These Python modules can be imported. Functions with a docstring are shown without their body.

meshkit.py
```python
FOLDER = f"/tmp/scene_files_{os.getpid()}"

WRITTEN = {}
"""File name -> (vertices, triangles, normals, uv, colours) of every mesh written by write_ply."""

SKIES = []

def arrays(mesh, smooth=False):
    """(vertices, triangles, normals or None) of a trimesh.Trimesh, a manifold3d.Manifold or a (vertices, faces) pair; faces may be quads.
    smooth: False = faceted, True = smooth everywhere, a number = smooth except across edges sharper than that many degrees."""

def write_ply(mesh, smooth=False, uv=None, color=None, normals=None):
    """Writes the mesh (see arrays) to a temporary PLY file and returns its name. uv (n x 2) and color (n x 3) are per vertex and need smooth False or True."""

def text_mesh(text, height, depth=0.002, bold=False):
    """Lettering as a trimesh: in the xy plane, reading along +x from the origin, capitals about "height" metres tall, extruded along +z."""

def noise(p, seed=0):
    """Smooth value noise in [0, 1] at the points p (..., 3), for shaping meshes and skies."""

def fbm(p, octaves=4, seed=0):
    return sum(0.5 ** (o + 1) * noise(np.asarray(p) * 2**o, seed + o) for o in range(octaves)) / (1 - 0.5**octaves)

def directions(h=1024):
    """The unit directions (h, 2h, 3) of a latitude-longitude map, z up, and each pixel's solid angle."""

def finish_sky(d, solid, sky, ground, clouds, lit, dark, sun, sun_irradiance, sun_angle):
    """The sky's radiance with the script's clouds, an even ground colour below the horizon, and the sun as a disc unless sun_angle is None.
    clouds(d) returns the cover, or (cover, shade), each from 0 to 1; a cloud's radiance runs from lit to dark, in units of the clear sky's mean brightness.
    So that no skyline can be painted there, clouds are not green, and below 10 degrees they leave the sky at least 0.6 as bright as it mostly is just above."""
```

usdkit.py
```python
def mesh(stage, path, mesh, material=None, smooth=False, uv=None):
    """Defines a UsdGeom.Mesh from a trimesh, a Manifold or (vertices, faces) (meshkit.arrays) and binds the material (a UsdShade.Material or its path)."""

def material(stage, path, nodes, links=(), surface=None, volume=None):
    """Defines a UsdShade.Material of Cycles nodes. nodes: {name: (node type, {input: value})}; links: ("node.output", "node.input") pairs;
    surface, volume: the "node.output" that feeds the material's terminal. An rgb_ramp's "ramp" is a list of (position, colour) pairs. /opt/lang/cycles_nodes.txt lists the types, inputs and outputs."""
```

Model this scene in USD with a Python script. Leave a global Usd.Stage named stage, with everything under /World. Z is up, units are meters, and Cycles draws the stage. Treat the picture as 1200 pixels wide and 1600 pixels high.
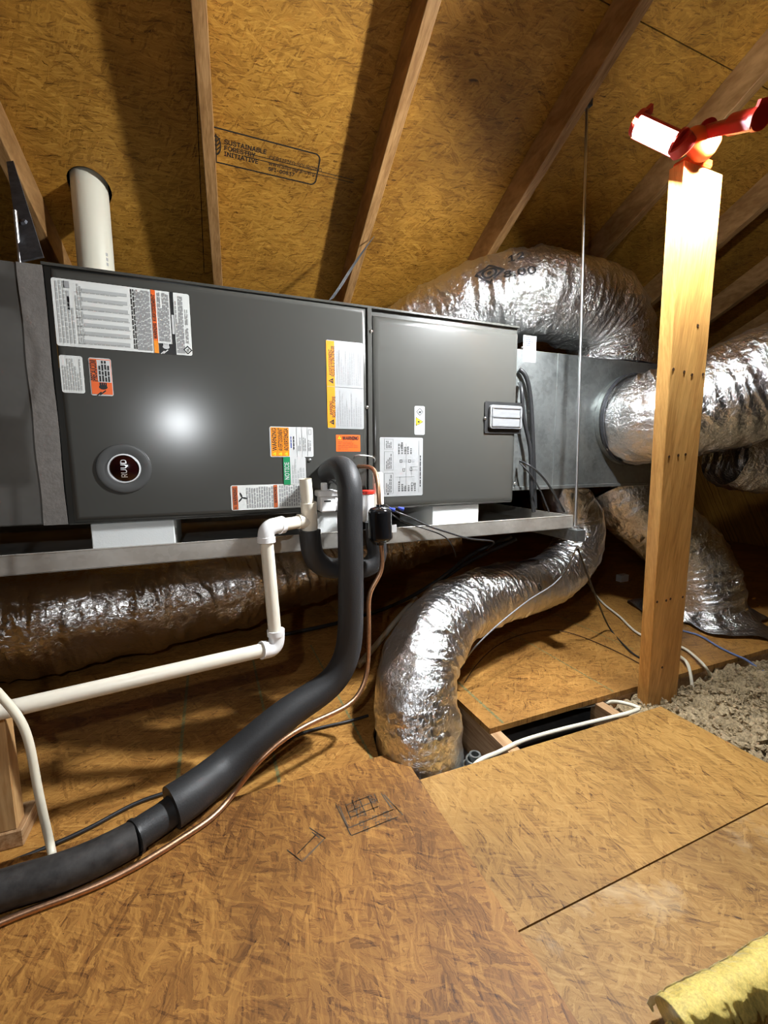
import math, random
import numpy as np, trimesh, manifold3d as m3, usdkit, meshkit
from scipy.interpolate import CubicSpline
from shapely.geometry import Polygon, Point, box as sbox, LineString
from shapely.ops import unary_union
from shapely import affinity
from pxr import Usd, UsdGeom, UsdLux, Gf

rng = random.Random(7)
stage = Usd.Stage.CreateInMemory()
UsdGeom.SetStageUpAxis(stage, 'Z'); UsdGeom.SetStageMetersPerUnit(stage, 1.0)
UsdGeom.Xform.Define(stage, '/World'); UsdGeom.Scope.Define(stage, '/World/Looks')

# ---------------------------------------------------------------- camera
EYE = np.array([0.0, 0.0, 0.81])
FPX, YAW, PIT, ROLL = 668.0, math.radians(22.0), math.radians(7.25), math.radians(-0.25)
FWD = np.array([math.sin(YAW) * math.cos(PIT), math.cos(YAW) * math.cos(PIT), -math.sin(PIT)])
_r = np.array([math.cos(YAW), -math.sin(YAW), 0.0]); _u = np.cross(_r, FWD)
RT = math.cos(ROLL) * _r + math.sin(ROLL) * _u; UP = -math.sin(ROLL) * _r + math.cos(ROLL) * _u
cam = UsdGeom.Camera.Define(stage, '/World/camera')
m = np.eye(4); m[0, :3], m[1, :3], m[2, :3], m[3, :3] = RT, UP, -FWD, EYE
cam.AddTransformOp().Set(Gf.Matrix4d(m.tolist()))
cam.CreateHorizontalApertureAttr(36.0); cam.CreateVerticalApertureAttr(48.0)
cam.CreateFocalLengthAttr(36.0 * FPX / 1200.0)
cam.CreateClippingRangeAttr(Gf.Vec2f(0.02, 100.0))
cam.CreateExposureAttr(1.55)

# ---------------------------------------------------------------- lights: the lamp worn on the photographer's head (mirrored in the cabinet); the clamp light is built further down
LAMP_COLOR = (0.93, 0.97, 1.0)
CLAMP_POWER = 1000.0
HEAD_POWER = 1000.0
head = UsdLux.DiskLight.Define(stage, '/World/head_lamp')
head.CreateRadiusAttr(0.012); head.CreateIntensityAttr(HEAD_POWER); head.CreateColorAttr(Gf.Vec3f(*LAMP_COLOR))
head.AddTranslateOp().Set((-0.141, -0.02, 1.003)); head.AddRotateXYZOp().Set((72.0, 0.0, -6.0))

# ---------------------------------------------------------------- geometry in the photograph's measure: a ray through a pixel, met with a plane of the place
def ray(px, py): return FWD + RT * (px - 600) / FPX - UP * (py - 800) / FPX
def at_y(px, py, y): d = ray(px, py); return EYE + d * (y - EYE[1]) / d[1]
def at_z(px, py, z=0.0): d = ray(px, py); return EYE + d * (z - EYE[2]) / d[2]
SLOPE = 0.46; RZ = 0.81 + 1.70; RAFTER_D = 0.12
TH = math.atan(SLOPE); CT, ST = math.cos(TH), math.sin(TH)
SZ = RZ + RAFTER_D / CT                                 # underside of the sheathing at y = 0
def at_roof(px, py): d = ray(px, py); t = (SZ - EYE[2]) / (d[2] + SLOPE * d[1]); return EYE + d * t

# ---------------------------------------------------------------- prims
used = {}
def numbered(parent, name):
    k = (parent, name); n = used.get(k, 0); used[k] = n + 1
    return name if n == 0 else '%s_%03d' % (name, n)
def tag(prim, label=None, cat=None, group=None, kind=None):
    for k, v in (('label', label), ('category', cat), ('group', group), ('kind', kind)):
        if v: prim.SetCustomDataByKey(k, v)
    return prim
def thing(name, label=None, cat=None, group=None, kind=None):
    x = UsdGeom.Xform.Define(stage, '/World/' + numbered('/World', name)); return tag(x.GetPrim(), label, cat, group, kind)
def obj(name, mesh, mat, parent=None, smooth=False, label=None, cat=None, group=None, kind=None, uv=None):
    pp = str(parent.GetPath()) if parent is not None else '/World'
    p = usdkit.mesh(stage, pp + '/' + numbered(pp, name), mesh, mat, smooth=smooth, uv=uv)
    return tag(p.GetPrim(), label, cat, group, kind)
def cat(ms): return trimesh.util.concatenate([x for x in ms if x is not None])
def tm(man):
    mm = man.to_mesh(); return trimesh.Trimesh(mm.vert_properties[:, :3], mm.tri_verts, process=False)
def bx(x0, x1, y0, y1, z0, z1, b=0.0):
    if b <= 0:
        c = trimesh.creation.box([x1 - x0, y1 - y0, z1 - z0]); c.apply_translation([(x0 + x1) / 2, (y0 + y1) / 2, (z0 + z1) / 2]); return c
    pts = []
    for x, sx in ((x0, 1), (x1, -1)):
        for y, sy in ((y0, 1), (y1, -1)):
            for z, sz in ((z0, 1), (z1, -1)):
                pts += [(x + sx * b, y + sy * b, z), (x + sx * b, y, z + sz * b), (x, y + sy * b, z + sz * b)]
    return tm(m3.Manifold.hull_points(np.array(pts)))
def quad(c0, c1, c2, c3): return trimesh.Trimesh(np.array([c0, c1, c2, c3], float), [[0, 1, 2], [0, 2, 3]], process=False)
def frame(o, x, y, z):
    T = np.eye(4); T[:3, 0], T[:3, 1], T[:3, 2], T[:3, 3] = x, y, z, o; return T
def extr(poly, h, T=None):
    ps = [g for g in getattr(poly, 'geoms', [poly]) if g.area > 1e-9]
    c = cat([trimesh.creation.extrude_polygon(g, h, engine='earcut') for g in ps])
    if T is not None: c.apply_transform(T)
    return c
def spline(pts, step, lin=False):
    p = np.array(pts, float); d = np.r_[0, np.cumsum(np.linalg.norm(np.diff(p, axis=0), axis=1) ** 0.6)]
    cs = CubicSpline(d, p, bc_type='natural'); t = np.linspace(0, d[-1], 400); q = cs(t)
    s = np.r_[0, np.cumsum(np.linalg.norm(np.diff(q, axis=0), axis=1))]; n = max(2, int(s[-1] / step) + 1)
    u = np.linspace(0, s[-1], n); return np.stack([np.interp(u, s, q[:, k]) for k in range(3)], 1), u
def frames(p):
    t = np.gradient(p, axis=0); t /= np.linalg.norm(t, axis=1, keepdims=True)
    a = np.array([0, 0, 1.0]) if abs(t[0, 2]) < 0.9 else np.array([1.0, 0, 0])
    n = np.zeros_like(p); n[0] = a - t[0] * (a @ t[0]); n[0] /= np.linalg.norm(n[0])
    for i in range(1, len(p)):
        v = n[i - 1] - t[i] * (n[i - 1] @ t[i]); n[i] = v / np.linalg.norm(v)
    return t, n, np.cross(t, n)
def grid_tube(p, R, caps=True):
    """p (n,3) centre line, R (n,k) radii."""
    t, a, b = frames(p); n, k = R.shape; th = np.arange(k) / k * 2 * np.pi
    v = p[:, None] + R[..., None] * (np.cos(th)[None, :, None] * a[:, None] + np.sin(th)[None, :, None] * b[:, None])
    i = np.arange(n - 1)[:, None] * k; j = np.arange(k)[None]; j2 = (j + 1) % k
    f = np.concatenate([np.stack([i + j, i + j2, i + k + j2], -1).reshape(-1, 3), np.stack([i + j, i + k + j2, i + k + j], -1).reshape(-1, 3)])
    v = v.reshape(-1, 3)
    if caps:
        v = np.vstack([v, p[0], p[-1]]); c0, c1 = n * k, n * k + 1; jj = np.arange(k); e = (n - 1) * k
        f = np.vstack([f, np.stack([np.full(k, c0), (jj + 1) % k, jj], 1), np.stack([np.full(k, c1), e + jj, e + (jj + 1) % k], 1)])
    return trimesh.Trimesh(v, f, process=False)
def tube(pts, r, k=14, step=0.006, straight=False, caps=True):
    if straight: p = np.array(pts, float); s = np.r_[0, np.cumsum(np.linalg.norm(np.diff(p, axis=0), axis=1))]
    else: p, s = spline(pts, step)
    rr = np.array([r(x / s[-1]) for x in s]) if callable(r) else np.full(len(p), float(r))
    return grid_tube(p, np.repeat(rr[:, None], k, 1), caps)
def cyl(a, b, r, k=24, r2=None, bev=0.0):
    a, b = np.array(a, float), np.array(b, float); L = np.linalg.norm(b - a); d = (b - a) / L; r2 = r if r2 is None else r2
    if bev: P = [a, a + d * 1e-5, a + d * bev, b - d * bev, b - d * 1e-5, b]; Rr = [r - bev, r - bev, r, r2, r2 - bev, r2 - bev]
    else: P, Rr = [a, b], [r, r2]
    P = np.array(P); t = np.repeat(d[None], len(P), 0); x = np.array([0, 0, 1.0]) if abs(d[2]) < 0.9 else np.array([1.0, 0, 0])
    x = x - d * (x @ d); x /= np.linalg.norm(x); y = np.cross(d, x); th = np.arange(k) / k * 2 * np.pi
    v = (P[:, None] + np.array(Rr)[:, None, None] * (np.cos(th)[None, :, None] * x + np.sin(th)[None, :, None] * y)).reshape(-1, 3)
    n = len(P); i = np.arange(n - 1)[:, None] * k; j = np.arange(k)[None]; j2 = (j + 1) % k
    f = np.concatenate([np.stack([i + j, i + j2, i + k + j2], -1).reshape(-1, 3), np.stack([i + j, i + k + j2, i + k + j], -1).reshape(-1, 3)])
    v = np.vstack([v, P[0], P[-1]]); jj = np.arange(k); e = (n - 1) * k
    f = np.vstack([f, np.stack([np.full(k, n * k), (jj + 1) % k, jj], 1), np.stack([np.full(k, n * k + 1), e + jj, e + (jj + 1) % k], 1)])
    return trimesh.Trimesh(v, f, process=False)
def ring(c, axis, r, w, th, k=40):
    """A band: centre, axis, inner radius r, width w, thickness th."""
    axis = np.array(axis, float); axis /= np.linalg.norm(axis); c = np.array(c, float)
    prof = np.array([[r, -w / 2], [r + th, -w / 2], [r + th, w / 2], [r, w / 2], [r, -w / 2]])
    g = trimesh.creation.revolve(prof, sections=k); x = np.array([0, 0, 1.0]) if abs(axis[2]) < 0.9 else np.array([1.0, 0, 0])
    x = x - axis * (x @ axis); x /= np.linalg.norm(x); g.apply_transform(frame(c, x, np.cross(axis, x), axis)); return g

# ---------------------------------------------------------------- materials
def mat(name, nodes, links, surface='p.BSDF'): return usdkit.material(stage, '/World/Looks/' + name, nodes, links, surface=surface)
def plain(name, color, rough=0.5, metal=0.0, bump=0.0, bscale=60.0, vary=0.0, coat=0.0, spec=0.5):
    n = {'g': ('geometry', {}), 'p': ('principled_bsdf', {'base_color': color, 'roughness': rough, 'metallic': metal, 'coat_weight': coat, 'coat_roughness': 0.1, 'specular_ior_level': spec})}; l = []
    if vary or bump:
        n['n'] = ('noise_texture', {'scale': bscale, 'detail': 4.0, 'roughness': 0.6}); l += [('g.position', 'n.vector')]
    if vary:
        n['r'] = ('rgb_ramp', {'ramp': [(0.3, tuple(c * (1 - vary) for c in color)), (0.7, tuple(min(1, c * (1 + vary)) for c in color))]}); l += [('n.fac', 'r.fac'), ('r.color', 'p.base_color')]
    if bump:
        n['b'] = ('bump', {'strength': bump, 'distance': 0.002}); l += [('n.fac', 'b.height'), ('b.normal', 'p.normal')]
    return mat(name, n, l)

def osb(name, dark, mid, light, rot=(0, 0, 0), angles=(80, 55, 112, 20), seed=0.0, rough=0.55, bump=0.35, stain=0.5, fl=1.0, wear=None):
    """Oriented strand board: four layers of long flakes; at each point the layer whose flake came out on top shows."""
    N = {'g': ('geometry', {}), 'm0': ('mapping', {'rotation': rot, 'location': (seed, seed * 0.7, 0)})}
    L = [('g.position', 'm0.vector')]
    N['w'] = ('noise_texture', {'scale': 9.0, 'detail': 2.0}); L += [('m0.vector', 'w.vector')]
    N['ws'] = ('vector_math', {'math_type': 'multiply_add', 'vector2': (0.035, 0.035, 0), 'vector3': (0, 0, 0)}); L += [('w.color', 'wz.vector1'), ('m0.vector', 'wz.vector3')]
    N['wz'] = N.pop('ws'); N['w2'] = ('noise_texture', {'scale': 85.0, 'detail': 3.0, 'roughness': 0.7}); N['ws'] = ('vector_math', {'math_type': 'multiply_add', 'vector2': (0.011, 0.011, 0), 'vector3': (0, 0, 0)})
    L += [('m0.vector', 'w2.vector'), ('w2.color', 'ws.vector1'), ('wz.vector', 'ws.vector3')]
    for i, a in enumerate(angles):
        s = (11.0, 14.0, 10.0, 17.0)[i] * fl; q = (85.0, 125.0, 70.0, 160.0)[i] * fl
        N['r%d' % i] = ('vector_rotate', {'rotate_type': 'z_axis', 'angle': math.radians(a)})
        N['s%d' % i] = ('vector_math', {'math_type': 'multiply_add', 'vector2': (s, q, 0.0), 'vector3': (i * 17.3, i * 9.1, 0)})
        N['v%d' % i] = ('voronoi_texture', {'dimensions': '2D', 'feature': 'f1', 'scale': 1.0, 'randomness': 1.0})
        N['c%d' % i] = ('separate_color', {})
        L += [('ws.vector', 'r%d.vector' % i), ('r%d.vector' % i, 's%d.vector1' % i), ('s%d.vector' % i, 'v%d.vector' % i), ('v%d.color' % i, 'c%d.color' % i)]
    def sel(k, a, b):   # a, b: (height socket, tone socket, vector socket)
        N['gt' + k] = ('math', {'math_type': 'greater_than'}); N['mx' + k] = ('math', {'math_type': 'maximum'})
        N['to' + k] = ('mix_float', {}); N['ve' + k] = ('mix_vector', {})
        L.extend([(a[0], 'gt%s.value1' % k), (b[0], 'gt%s.value2' % k), (a[0], 'mx%s.value1' % k), (b[0], 'mx%s.value2' % k),
                  ('gt%s.value' % k, 'to%s.fac' % k), (b[1], 'to%s.a' % k), (a[1], 'to%s.b' % k),
                  ('gt%s.value' % k, 've%s.fac' % k), (b[2], 've%s.a' % k), (a[2], 've%s.b' % k)])
        return ('mx%s.value' % k, 'to%s.result' % k, 've%s.result' % k)
    lay = [('c%d.r' % i, 'c%d.g' % i, 's%d.vector' % i) for i in range(4)]
    top = sel('C', sel('A', lay[0], lay[1]), sel('B', lay[2], lay[3]))
    N['gr'] = ('vector_math', {'math_type': 'multiply', 'vector2': (0.9, 4.2, 1)}); L.append((top[2], 'gr.vector1'))
    N['gn'] = ('noise_texture', {'scale': 1.0, 'detail': 6.0, 'roughness': 0.7}); L.append(('gr.vector', 'gn.vector'))
    N['t1'] = ('math', {'math_type': 'multiply_add', 'value2': 0.30, 'value3': 0.06}); L.append((top[1], 't1.value1'))
    N['t2'] = ('math', {'math_type': 'multiply_add', 'value2': 1.05}); L += [('gn.fac', 't2.value1'), ('t1.value', 't2.value3')]
    N['t3'] = ('math', {'math_type': 'subtract', 'value2': 0.29}); L.append(('t2.value', 't3.value1'))
    for i, a in enumerate((angles[0] + 12, angles[1] - 25)):
        N['qr%d' % i] = ('vector_rotate', {'rotate_type': 'z_axis', 'angle': math.radians(a)}); N['qs%d' % i] = ('vector_math', {'math_type': 'multiply', 'vector2': (26.0 * fl, 270.0 * fl, 0)})
        N['qv%d' % i] = ('voronoi_texture', {'dimensions': '2D', 'feature': 'f1', 'scale': 1.0}); N['qc%d' % i] = ('separate_color', {})
        N['qm%d' % i] = ('rgb_ramp', {'ramp': [(0.0, (0.12, 0.12, 0.12)), (0.09, (0.5, 0.5, 0.5)), (0.84, (0.5, 0.5, 0.5)), (1.0, (0.92, 0.92, 0.92))]}); N['qb%d' % i] = ('rgb_to_bw', {})
        L += [('wz.vector', 'qr%d.vector' % i), ('qr%d.vector' % i, 'qs%d.vector1' % i), ('qs%d.vector' % i, 'qv%d.vector' % i), ('qv%d.color' % i, 'qc%d.color' % i), ('qc%d.r' % i, 'qm%d.fac' % i), ('qm%d.color' % i, 'qb%d.color' % i)]
    N['qa'] = ('math', {'math_type': 'add'}); N['qd'] = ('math', {'math_type': 'multiply_add', 'value2': 0.42}); N['qe'] = ('math', {'math_type': 'subtract', 'value2': 0.42})
    L += [('qb0.val', 'qa.value1'), ('qb1.val', 'qa.value2'), ('qa.value', 'qd.value1'), ('t3.value', 'qd.value3'), ('qd.value', 'qe.value1')]
    N['ra'] = ('rgb_ramp', {'ramp': [(0.0, tuple(c * 0.35 for c in dark)), (0.12, dark), (0.42, mid), (0.75, light), (1.0, tuple(min(1, c * 1.15) for c in light))]}); L.append(('qe.value', 'ra.fac'))
    N['sn'] = ('noise_texture', {'scale': 2.3, 'detail': 5.0, 'roughness': 0.62}); L.append(('m0.vector', 'sn.vector'))
    N['sr'] = ('rgb_ramp', {'ramp': [(0.28, (1 - stain, 1 - stain * 1.08, 1 - stain * 1.15)), (0.55, (1, 1, 1))]}); L.append(('sn.fac', 'sr.fac'))
    N['mu'] = ('mix_color', {'blend_type': 'multiply', 'fac': 1.0}); L += [('ra.color', 'mu.a'), ('sr.color', 'mu.b')]
    # dark specks: gaps between strands
    N['kn'] = ('vector_math', {'math_type': 'multiply', 'vector2': (2.2, 1.3, 1)}); L.append((top[2], 'kn.vector1'))
    N['kv'] = ('noise_texture', {'scale': 1.0, 'detail': 3.0, 'roughness': 0.75}); L.append(('kn.vector', 'kv.vector'))
    N['kr'] = ('rgb_ramp', {'ramp': [(0.27, (0.25, 0.2, 0.16)), (0.36, (1, 1, 1))]}); L.append(('kv.fac', 'kr.fac'))
    N['mk'] = ('mix_color', {'blend_type': 'multiply', 'fac': 0.85}); L += [('mu.result', 'mk.a'), ('kr.color', 'mk.b')]
    out = 'mk.result'
    if wear:
        N['wn'] = ('noise_texture', {'scale': 3.1, 'detail': 5.0, 'roughness': 0.7}); L.append(('ws.vector', 'wn.vector'))
        N['wr'] = ('rgb_ramp', {'ramp': [(0.56, (0, 0, 0)), (0.72, (1, 1, 1))]}); L.append(('wn.fac', 'wr.fac'))
        N['wb'] = ('rgb_to_bw', {}); L.append(('wr.color', 'wb.color'))
        N['wf'] = ('math', {'math_type': 'multiply', 'value2': 0.55}); L.append(('wb.val', 'wf.value1'))
        N['wm'] = ('mix_color', {'blend_type': 'mix', 'b': wear}); L += [('wf.value', 'wm.fac'), (out, 'wm.a')]; out = 'wm.result'
    N['p'] = ('principled_bsdf', {'roughness': rough, 'specular_ior_level': 0.35})
    N['h'] = ('math', {'math_type': 'multiply_add', 'value2': 0.5}); L += [('gn.fac', 'h.value1'), (top[0], 'h.value3')]
    N['b'] = ('bump', {'strength': bump, 'distance': 0.0012}); L += [('h.value', 'b.height'), ('b.normal', 'p.normal'), (out, 'p.base_color')]
    return mat(name, N, L)

def lumber(name, dark, light, axis, rough=0.5, scale=1.0):
    """Sawn softwood: streaks drawn out along AXIS (a scale vector: small along the grain)."""
    return mat(name, {'g': ('geometry', {}), 'm': ('mapping', {'scale': tuple(a * scale for a in axis)}),
        'n': ('noise_texture', {'scale': 1.0, 'detail': 5.0, 'roughness': 0.62, 'distortion': 0.6}),
        'n2': ('noise_texture', {'scale': 5.0, 'detail': 3.0}),
        'k': ('mix_float', {'fac': 0.3}),
        'r': ('rgb_ramp', {'ramp': [(0.25, tuple(c * 0.7 for c in dark)), (0.42, dark), (0.62, light), (0.8, tuple(min(1, c * 1.12) for c in light))]}),
        'p': ('principled_bsdf', {'roughness': rough, 'specular_ior_level': 0.35}), 'b': ('bump', {'strength': 0.25, 'distance': 0.001})},
        [('g.position', 'm.vector'), ('m.vector', 'n.vector'), ('m.vector', 'n2.vector'), ('n.fac', 'k.a'), ('n2.fac', 'k.b'), ('k.result', 'r.fac'), ('r.color', 'p.base_color'), ('k.result', 'b.height'), ('b.normal', 'p.normal')])

def foil(name, color=(0.88, 0.88, 0.89), rough=0.24, bump=0.9):
    return mat(name, {'g': ('geometry', {}), 'v': ('voronoi_texture', {'feature': 'f1', 'scale': 62.0, 'randomness': 1.0}), 'v2': ('voronoi_texture', {'feature': 'distance_to_edge', 'scale': 34.0}),
        'n': ('noise_texture', {'scale': 55.0, 'detail': 5.0, 'roughness': 0.62, 'distortion': 1.4}), 'd': ('vector_math', {'math_type': 'multiply_add', 'vector2': (0.02, 0.02, 0.02)}),
        'e': ('math', {'math_type': 'minimum', 'value2': 0.12}), 'a': ('math', {'math_type': 'multiply_add', 'value2': 0.6}), 'a2': ('math', {'math_type': 'multiply_add', 'value2': 1.6}),
        'b': ('bump', {'strength': bump, 'distance': 0.005}),
        'p': ('principled_bsdf', {'base_color': color, 'metallic': 1.0, 'roughness': rough})},
        [('g.position', 'n.vector'), ('n.color', 'd.vector1'), ('g.position', 'd.vector3'), ('d.vector', 'v.vector'), ('d.vector', 'v2.vector'), ('v2.distance', 'e.value1'), ('v.distance', 'a.value1'), ('n.fac', 'a.value3'), ('e.value', 'a2.value1'), ('a.value', 'a2.value3'), ('a2.value', 'b.height'), ('b.normal', 'p.normal')])
def galvanized(name, dark, light, rough=0.38, metal=0.85, spangle=0.22):
    return mat(name, {'g': ('geometry', {}), 'v': ('voronoi_texture', {'feature': 'f1', 'scale': 85.0}), 'c': ('separate_color', {}), 'n': ('noise_texture', {'scale': 7.0, 'detail': 4.0}),
        'a': ('math', {'math_type': 'multiply_add', 'value2': spangle, 'value3': 0.1}), 's': ('math', {'math_type': 'add'}),
        'r': ('rgb_ramp', {'ramp': [(0.35, dark), (0.85, light)]}), 'rr': ('map_range', {'from_min': 0.2, 'from_max': 1.0, 'to_min': rough - 0.08, 'to_max': rough + 0.14}),
        'p': ('principled_bsdf', {'metallic': metal, 'roughness': rough}), 'b': ('bump', {'strength': 0.12, 'distance': 0.001})},
        [('g.position', 'v.vector'), ('g.position', 'n.vector'), ('v.color', 'c.color'), ('c.r', 'a.value1'), ('a.value', 's.value1'), ('n.fac', 's.value2'), ('s.value', 'r.fac'), ('r.color', 'p.base_color'), ('s.value', 'rr.value'), ('rr.result', 'p.roughness'), ('n.fac', 'b.height'), ('b.normal', 'p.normal')])

M = {}
M['floor_a'] = osb('floor_board_back', (0.15, 0.063, 0.013), (0.37, 0.171, 0.0377), (0.5, 0.261, 0.065), angles=(8, -22, 30, 70), seed=1.3)
M['floor_b'] = osb('floor_board_right_back', (0.1449, 0.0616, 0.0128), (0.3622, 0.1725, 0.0383), (0.4492, 0.234, 0.0596), angles=(5, -25, 33, 75), seed=4.1)
M['floor_c'] = osb('floor_board_dark', (0.0963, 0.0361, 0.0085), (0.2752, 0.1203, 0.0272), (0.4403, 0.2166, 0.051), angles=(88, 62, 118, 20), seed=7.7, stain=0.55)
M['floor_d'] = osb('floor_board_pale', (0.1423, 0.0634, 0.0151), (0.3557, 0.1871, 0.0455), (0.4411, 0.2507, 0.0707), angles=(75, 50, 100, 130), seed=2.6, stain=0.4)
M['floor_e'] = osb('floor_board_worn', (0.1343, 0.0631, 0.0177), (0.3209, 0.1681, 0.043), (0.4252, 0.2487, 0.0758), angles=(20, 60, 95, -30), seed=9.2, stain=0.45, wear=(0.62, 0.5, 0.33))
M['roof'] = osb('roof_board', (0.1495, 0.0644, 0.0078), (0.391, 0.1832, 0.0228), (0.529, 0.2772, 0.0455), rot=(TH, 0, 0), angles=(0, 28, -30, 65), seed=3.3, fl=1.15, stain=0.4)
M['rafter'] = lumber('rafter_wood', (0.24, 0.12, 0.04), (0.4, 0.22, 0.085), (60, 5, 12))
M['joist'] = lumber('joist_wood', (0.3, 0.16, 0.07), (0.5, 0.32, 0.17), (50, 4, 50))
M['post'] = lumber('post_wood', (0.6, 0.3, 0.08), (0.8, 0.45, 0.14), (45, 45, 2.2))
M['block'] = lumber('block_wood', (0.45, 0.24, 0.09), (0.62, 0.38, 0.17), (40, 40, 4))
M['foil'] = foil('foil_jacket', bump=0.55)
M['foil_dull'] = foil('foil_jacket_dull', (0.8, 0.79, 0.78), 0.27, 0.8)
M['foil_soft'] = foil('foil_jacket_soft', (0.78, 0.76, 0.74), 0.19, 0.45)
M['foil_tape'] = foil('foil_tape', (0.8, 0.8, 0.8), 0.25, 0.6)
M['galv'] = galvanized('galvanized_steel', (0.22, 0.235, 0.23), (0.35, 0.37, 0.362))
M['galv_pan'] = galvanized('galvanized_pan', (0.3, 0.27, 0.23), (0.52, 0.5, 0.46), 0.42, 0.6, 0.1)
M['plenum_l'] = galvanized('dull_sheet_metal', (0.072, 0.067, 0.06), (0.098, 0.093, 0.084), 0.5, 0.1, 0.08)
M['cabinet'] = plain('grey_enamel', (0.059, 0.058, 0.052), 0.22, 0.0, bump=0.03, bscale=500.0, spec=0.55)
M['cabinet_dark'] = plain('dark_grey_enamel', (0.055, 0.055, 0.053), 0.35)
M['steel'] = plain('bright_steel', (0.7, 0.7, 0.7), 0.25, 1.0)
M['zinc'] = plain('zinc_rod', (0.66, 0.67, 0.68), 0.35, 1.0, bump=0.2, bscale=300)
M['black_void'] = plain('black_sheet', (0.02, 0.02, 0.02), 0.6, bump=0.1)
M['ceil_board'] = plain('grey_board_below', (0.13, 0.125, 0.12), 0.7, bump=0.2, vary=0.3, bscale=20)
M['pvc'] = plain('pvc_cream', (0.78, 0.72, 0.6), 0.35)
M['pvc_white'] = plain('pvc_white', (0.82, 0.81, 0.8), 0.35)
M['vent_pvc'] = plain('pvc_vent', (0.72, 0.68, 0.55), 0.4)
M['foam'] = plain('black_pipe_foam', (0.022, 0.022, 0.023), 0.55, bump=0.25, bscale=220)
M['foam_worn'] = plain('dusty_pipe_foam', (0.03, 0.027, 0.025), 0.65, bump=0.3, bscale=45, vary=0.5)
M['rubber'] = plain('black_cable_jacket', (0.02, 0.02, 0.021), 0.4)
M['black_gloss'] = plain('black_gloss_paint', (0.008, 0.008, 0.009), 0.12, coat=0.5)
M['copper'] = plain('copper_tube', (0.6, 0.35, 0.21), 0.42, 1.0, bump=0.15, bscale=120, vary=0.15)
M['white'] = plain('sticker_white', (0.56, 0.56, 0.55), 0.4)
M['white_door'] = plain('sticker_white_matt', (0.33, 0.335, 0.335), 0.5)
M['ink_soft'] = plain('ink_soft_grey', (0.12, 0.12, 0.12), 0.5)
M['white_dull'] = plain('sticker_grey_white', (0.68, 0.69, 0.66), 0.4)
M['orange'] = plain('sticker_orange', (0.85, 0.27, 0.01), 0.4)
M['red_orange'] = plain('sticker_red_orange', (0.8, 0.13, 0.02), 0.4)
M['rust'] = plain('sticker_rust', (0.48, 0.1, 0.025), 0.4)
M['green'] = plain('sticker_green', (0.01, 0.22, 0.08), 0.4)
M['yellow'] = plain('sticker_yellow', (0.9, 0.65, 0.02), 0.4)
M['ink'] = plain('ink_black', (0.012, 0.012, 0.012), 0.5)
M['ink_grey'] = plain('ink_grey', (0.3, 0.3, 0.3), 0.5)
M['ink_pale'] = plain('ink_pale_grey', (0.42, 0.43, 0.42), 0.5)
M['ink_blue'] = plain('ink_blue', (0.08, 0.1, 0.3), 0.5)
M['stamp'] = plain('stamp_ink', (0.03, 0.022, 0.012), 0.6)
M['pencil'] = plain('pencil_mark', (0.1, 0.075, 0.05), 0.6)
M['chalk_green'] = plain('green_nail_line', (0.19, 0.17, 0.065), 0.7, vary=0.3, bscale=40)
M['styro'] = plain('white_foam_block', (0.62, 0.63, 0.62), 0.7, bump=0.2, bscale=200)
M['red_plastic'] = plain('red_plastic', (0.62, 0.035, 0.02), 0.35)
M['orange_plastic'] = plain('orange_plastic', (0.85, 0.12, 0.02), 0.35)
M['badge'] = plain('dark_red_enamel', (0.012, 0.002, 0.002), 0.12, coat=0.3)
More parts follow.
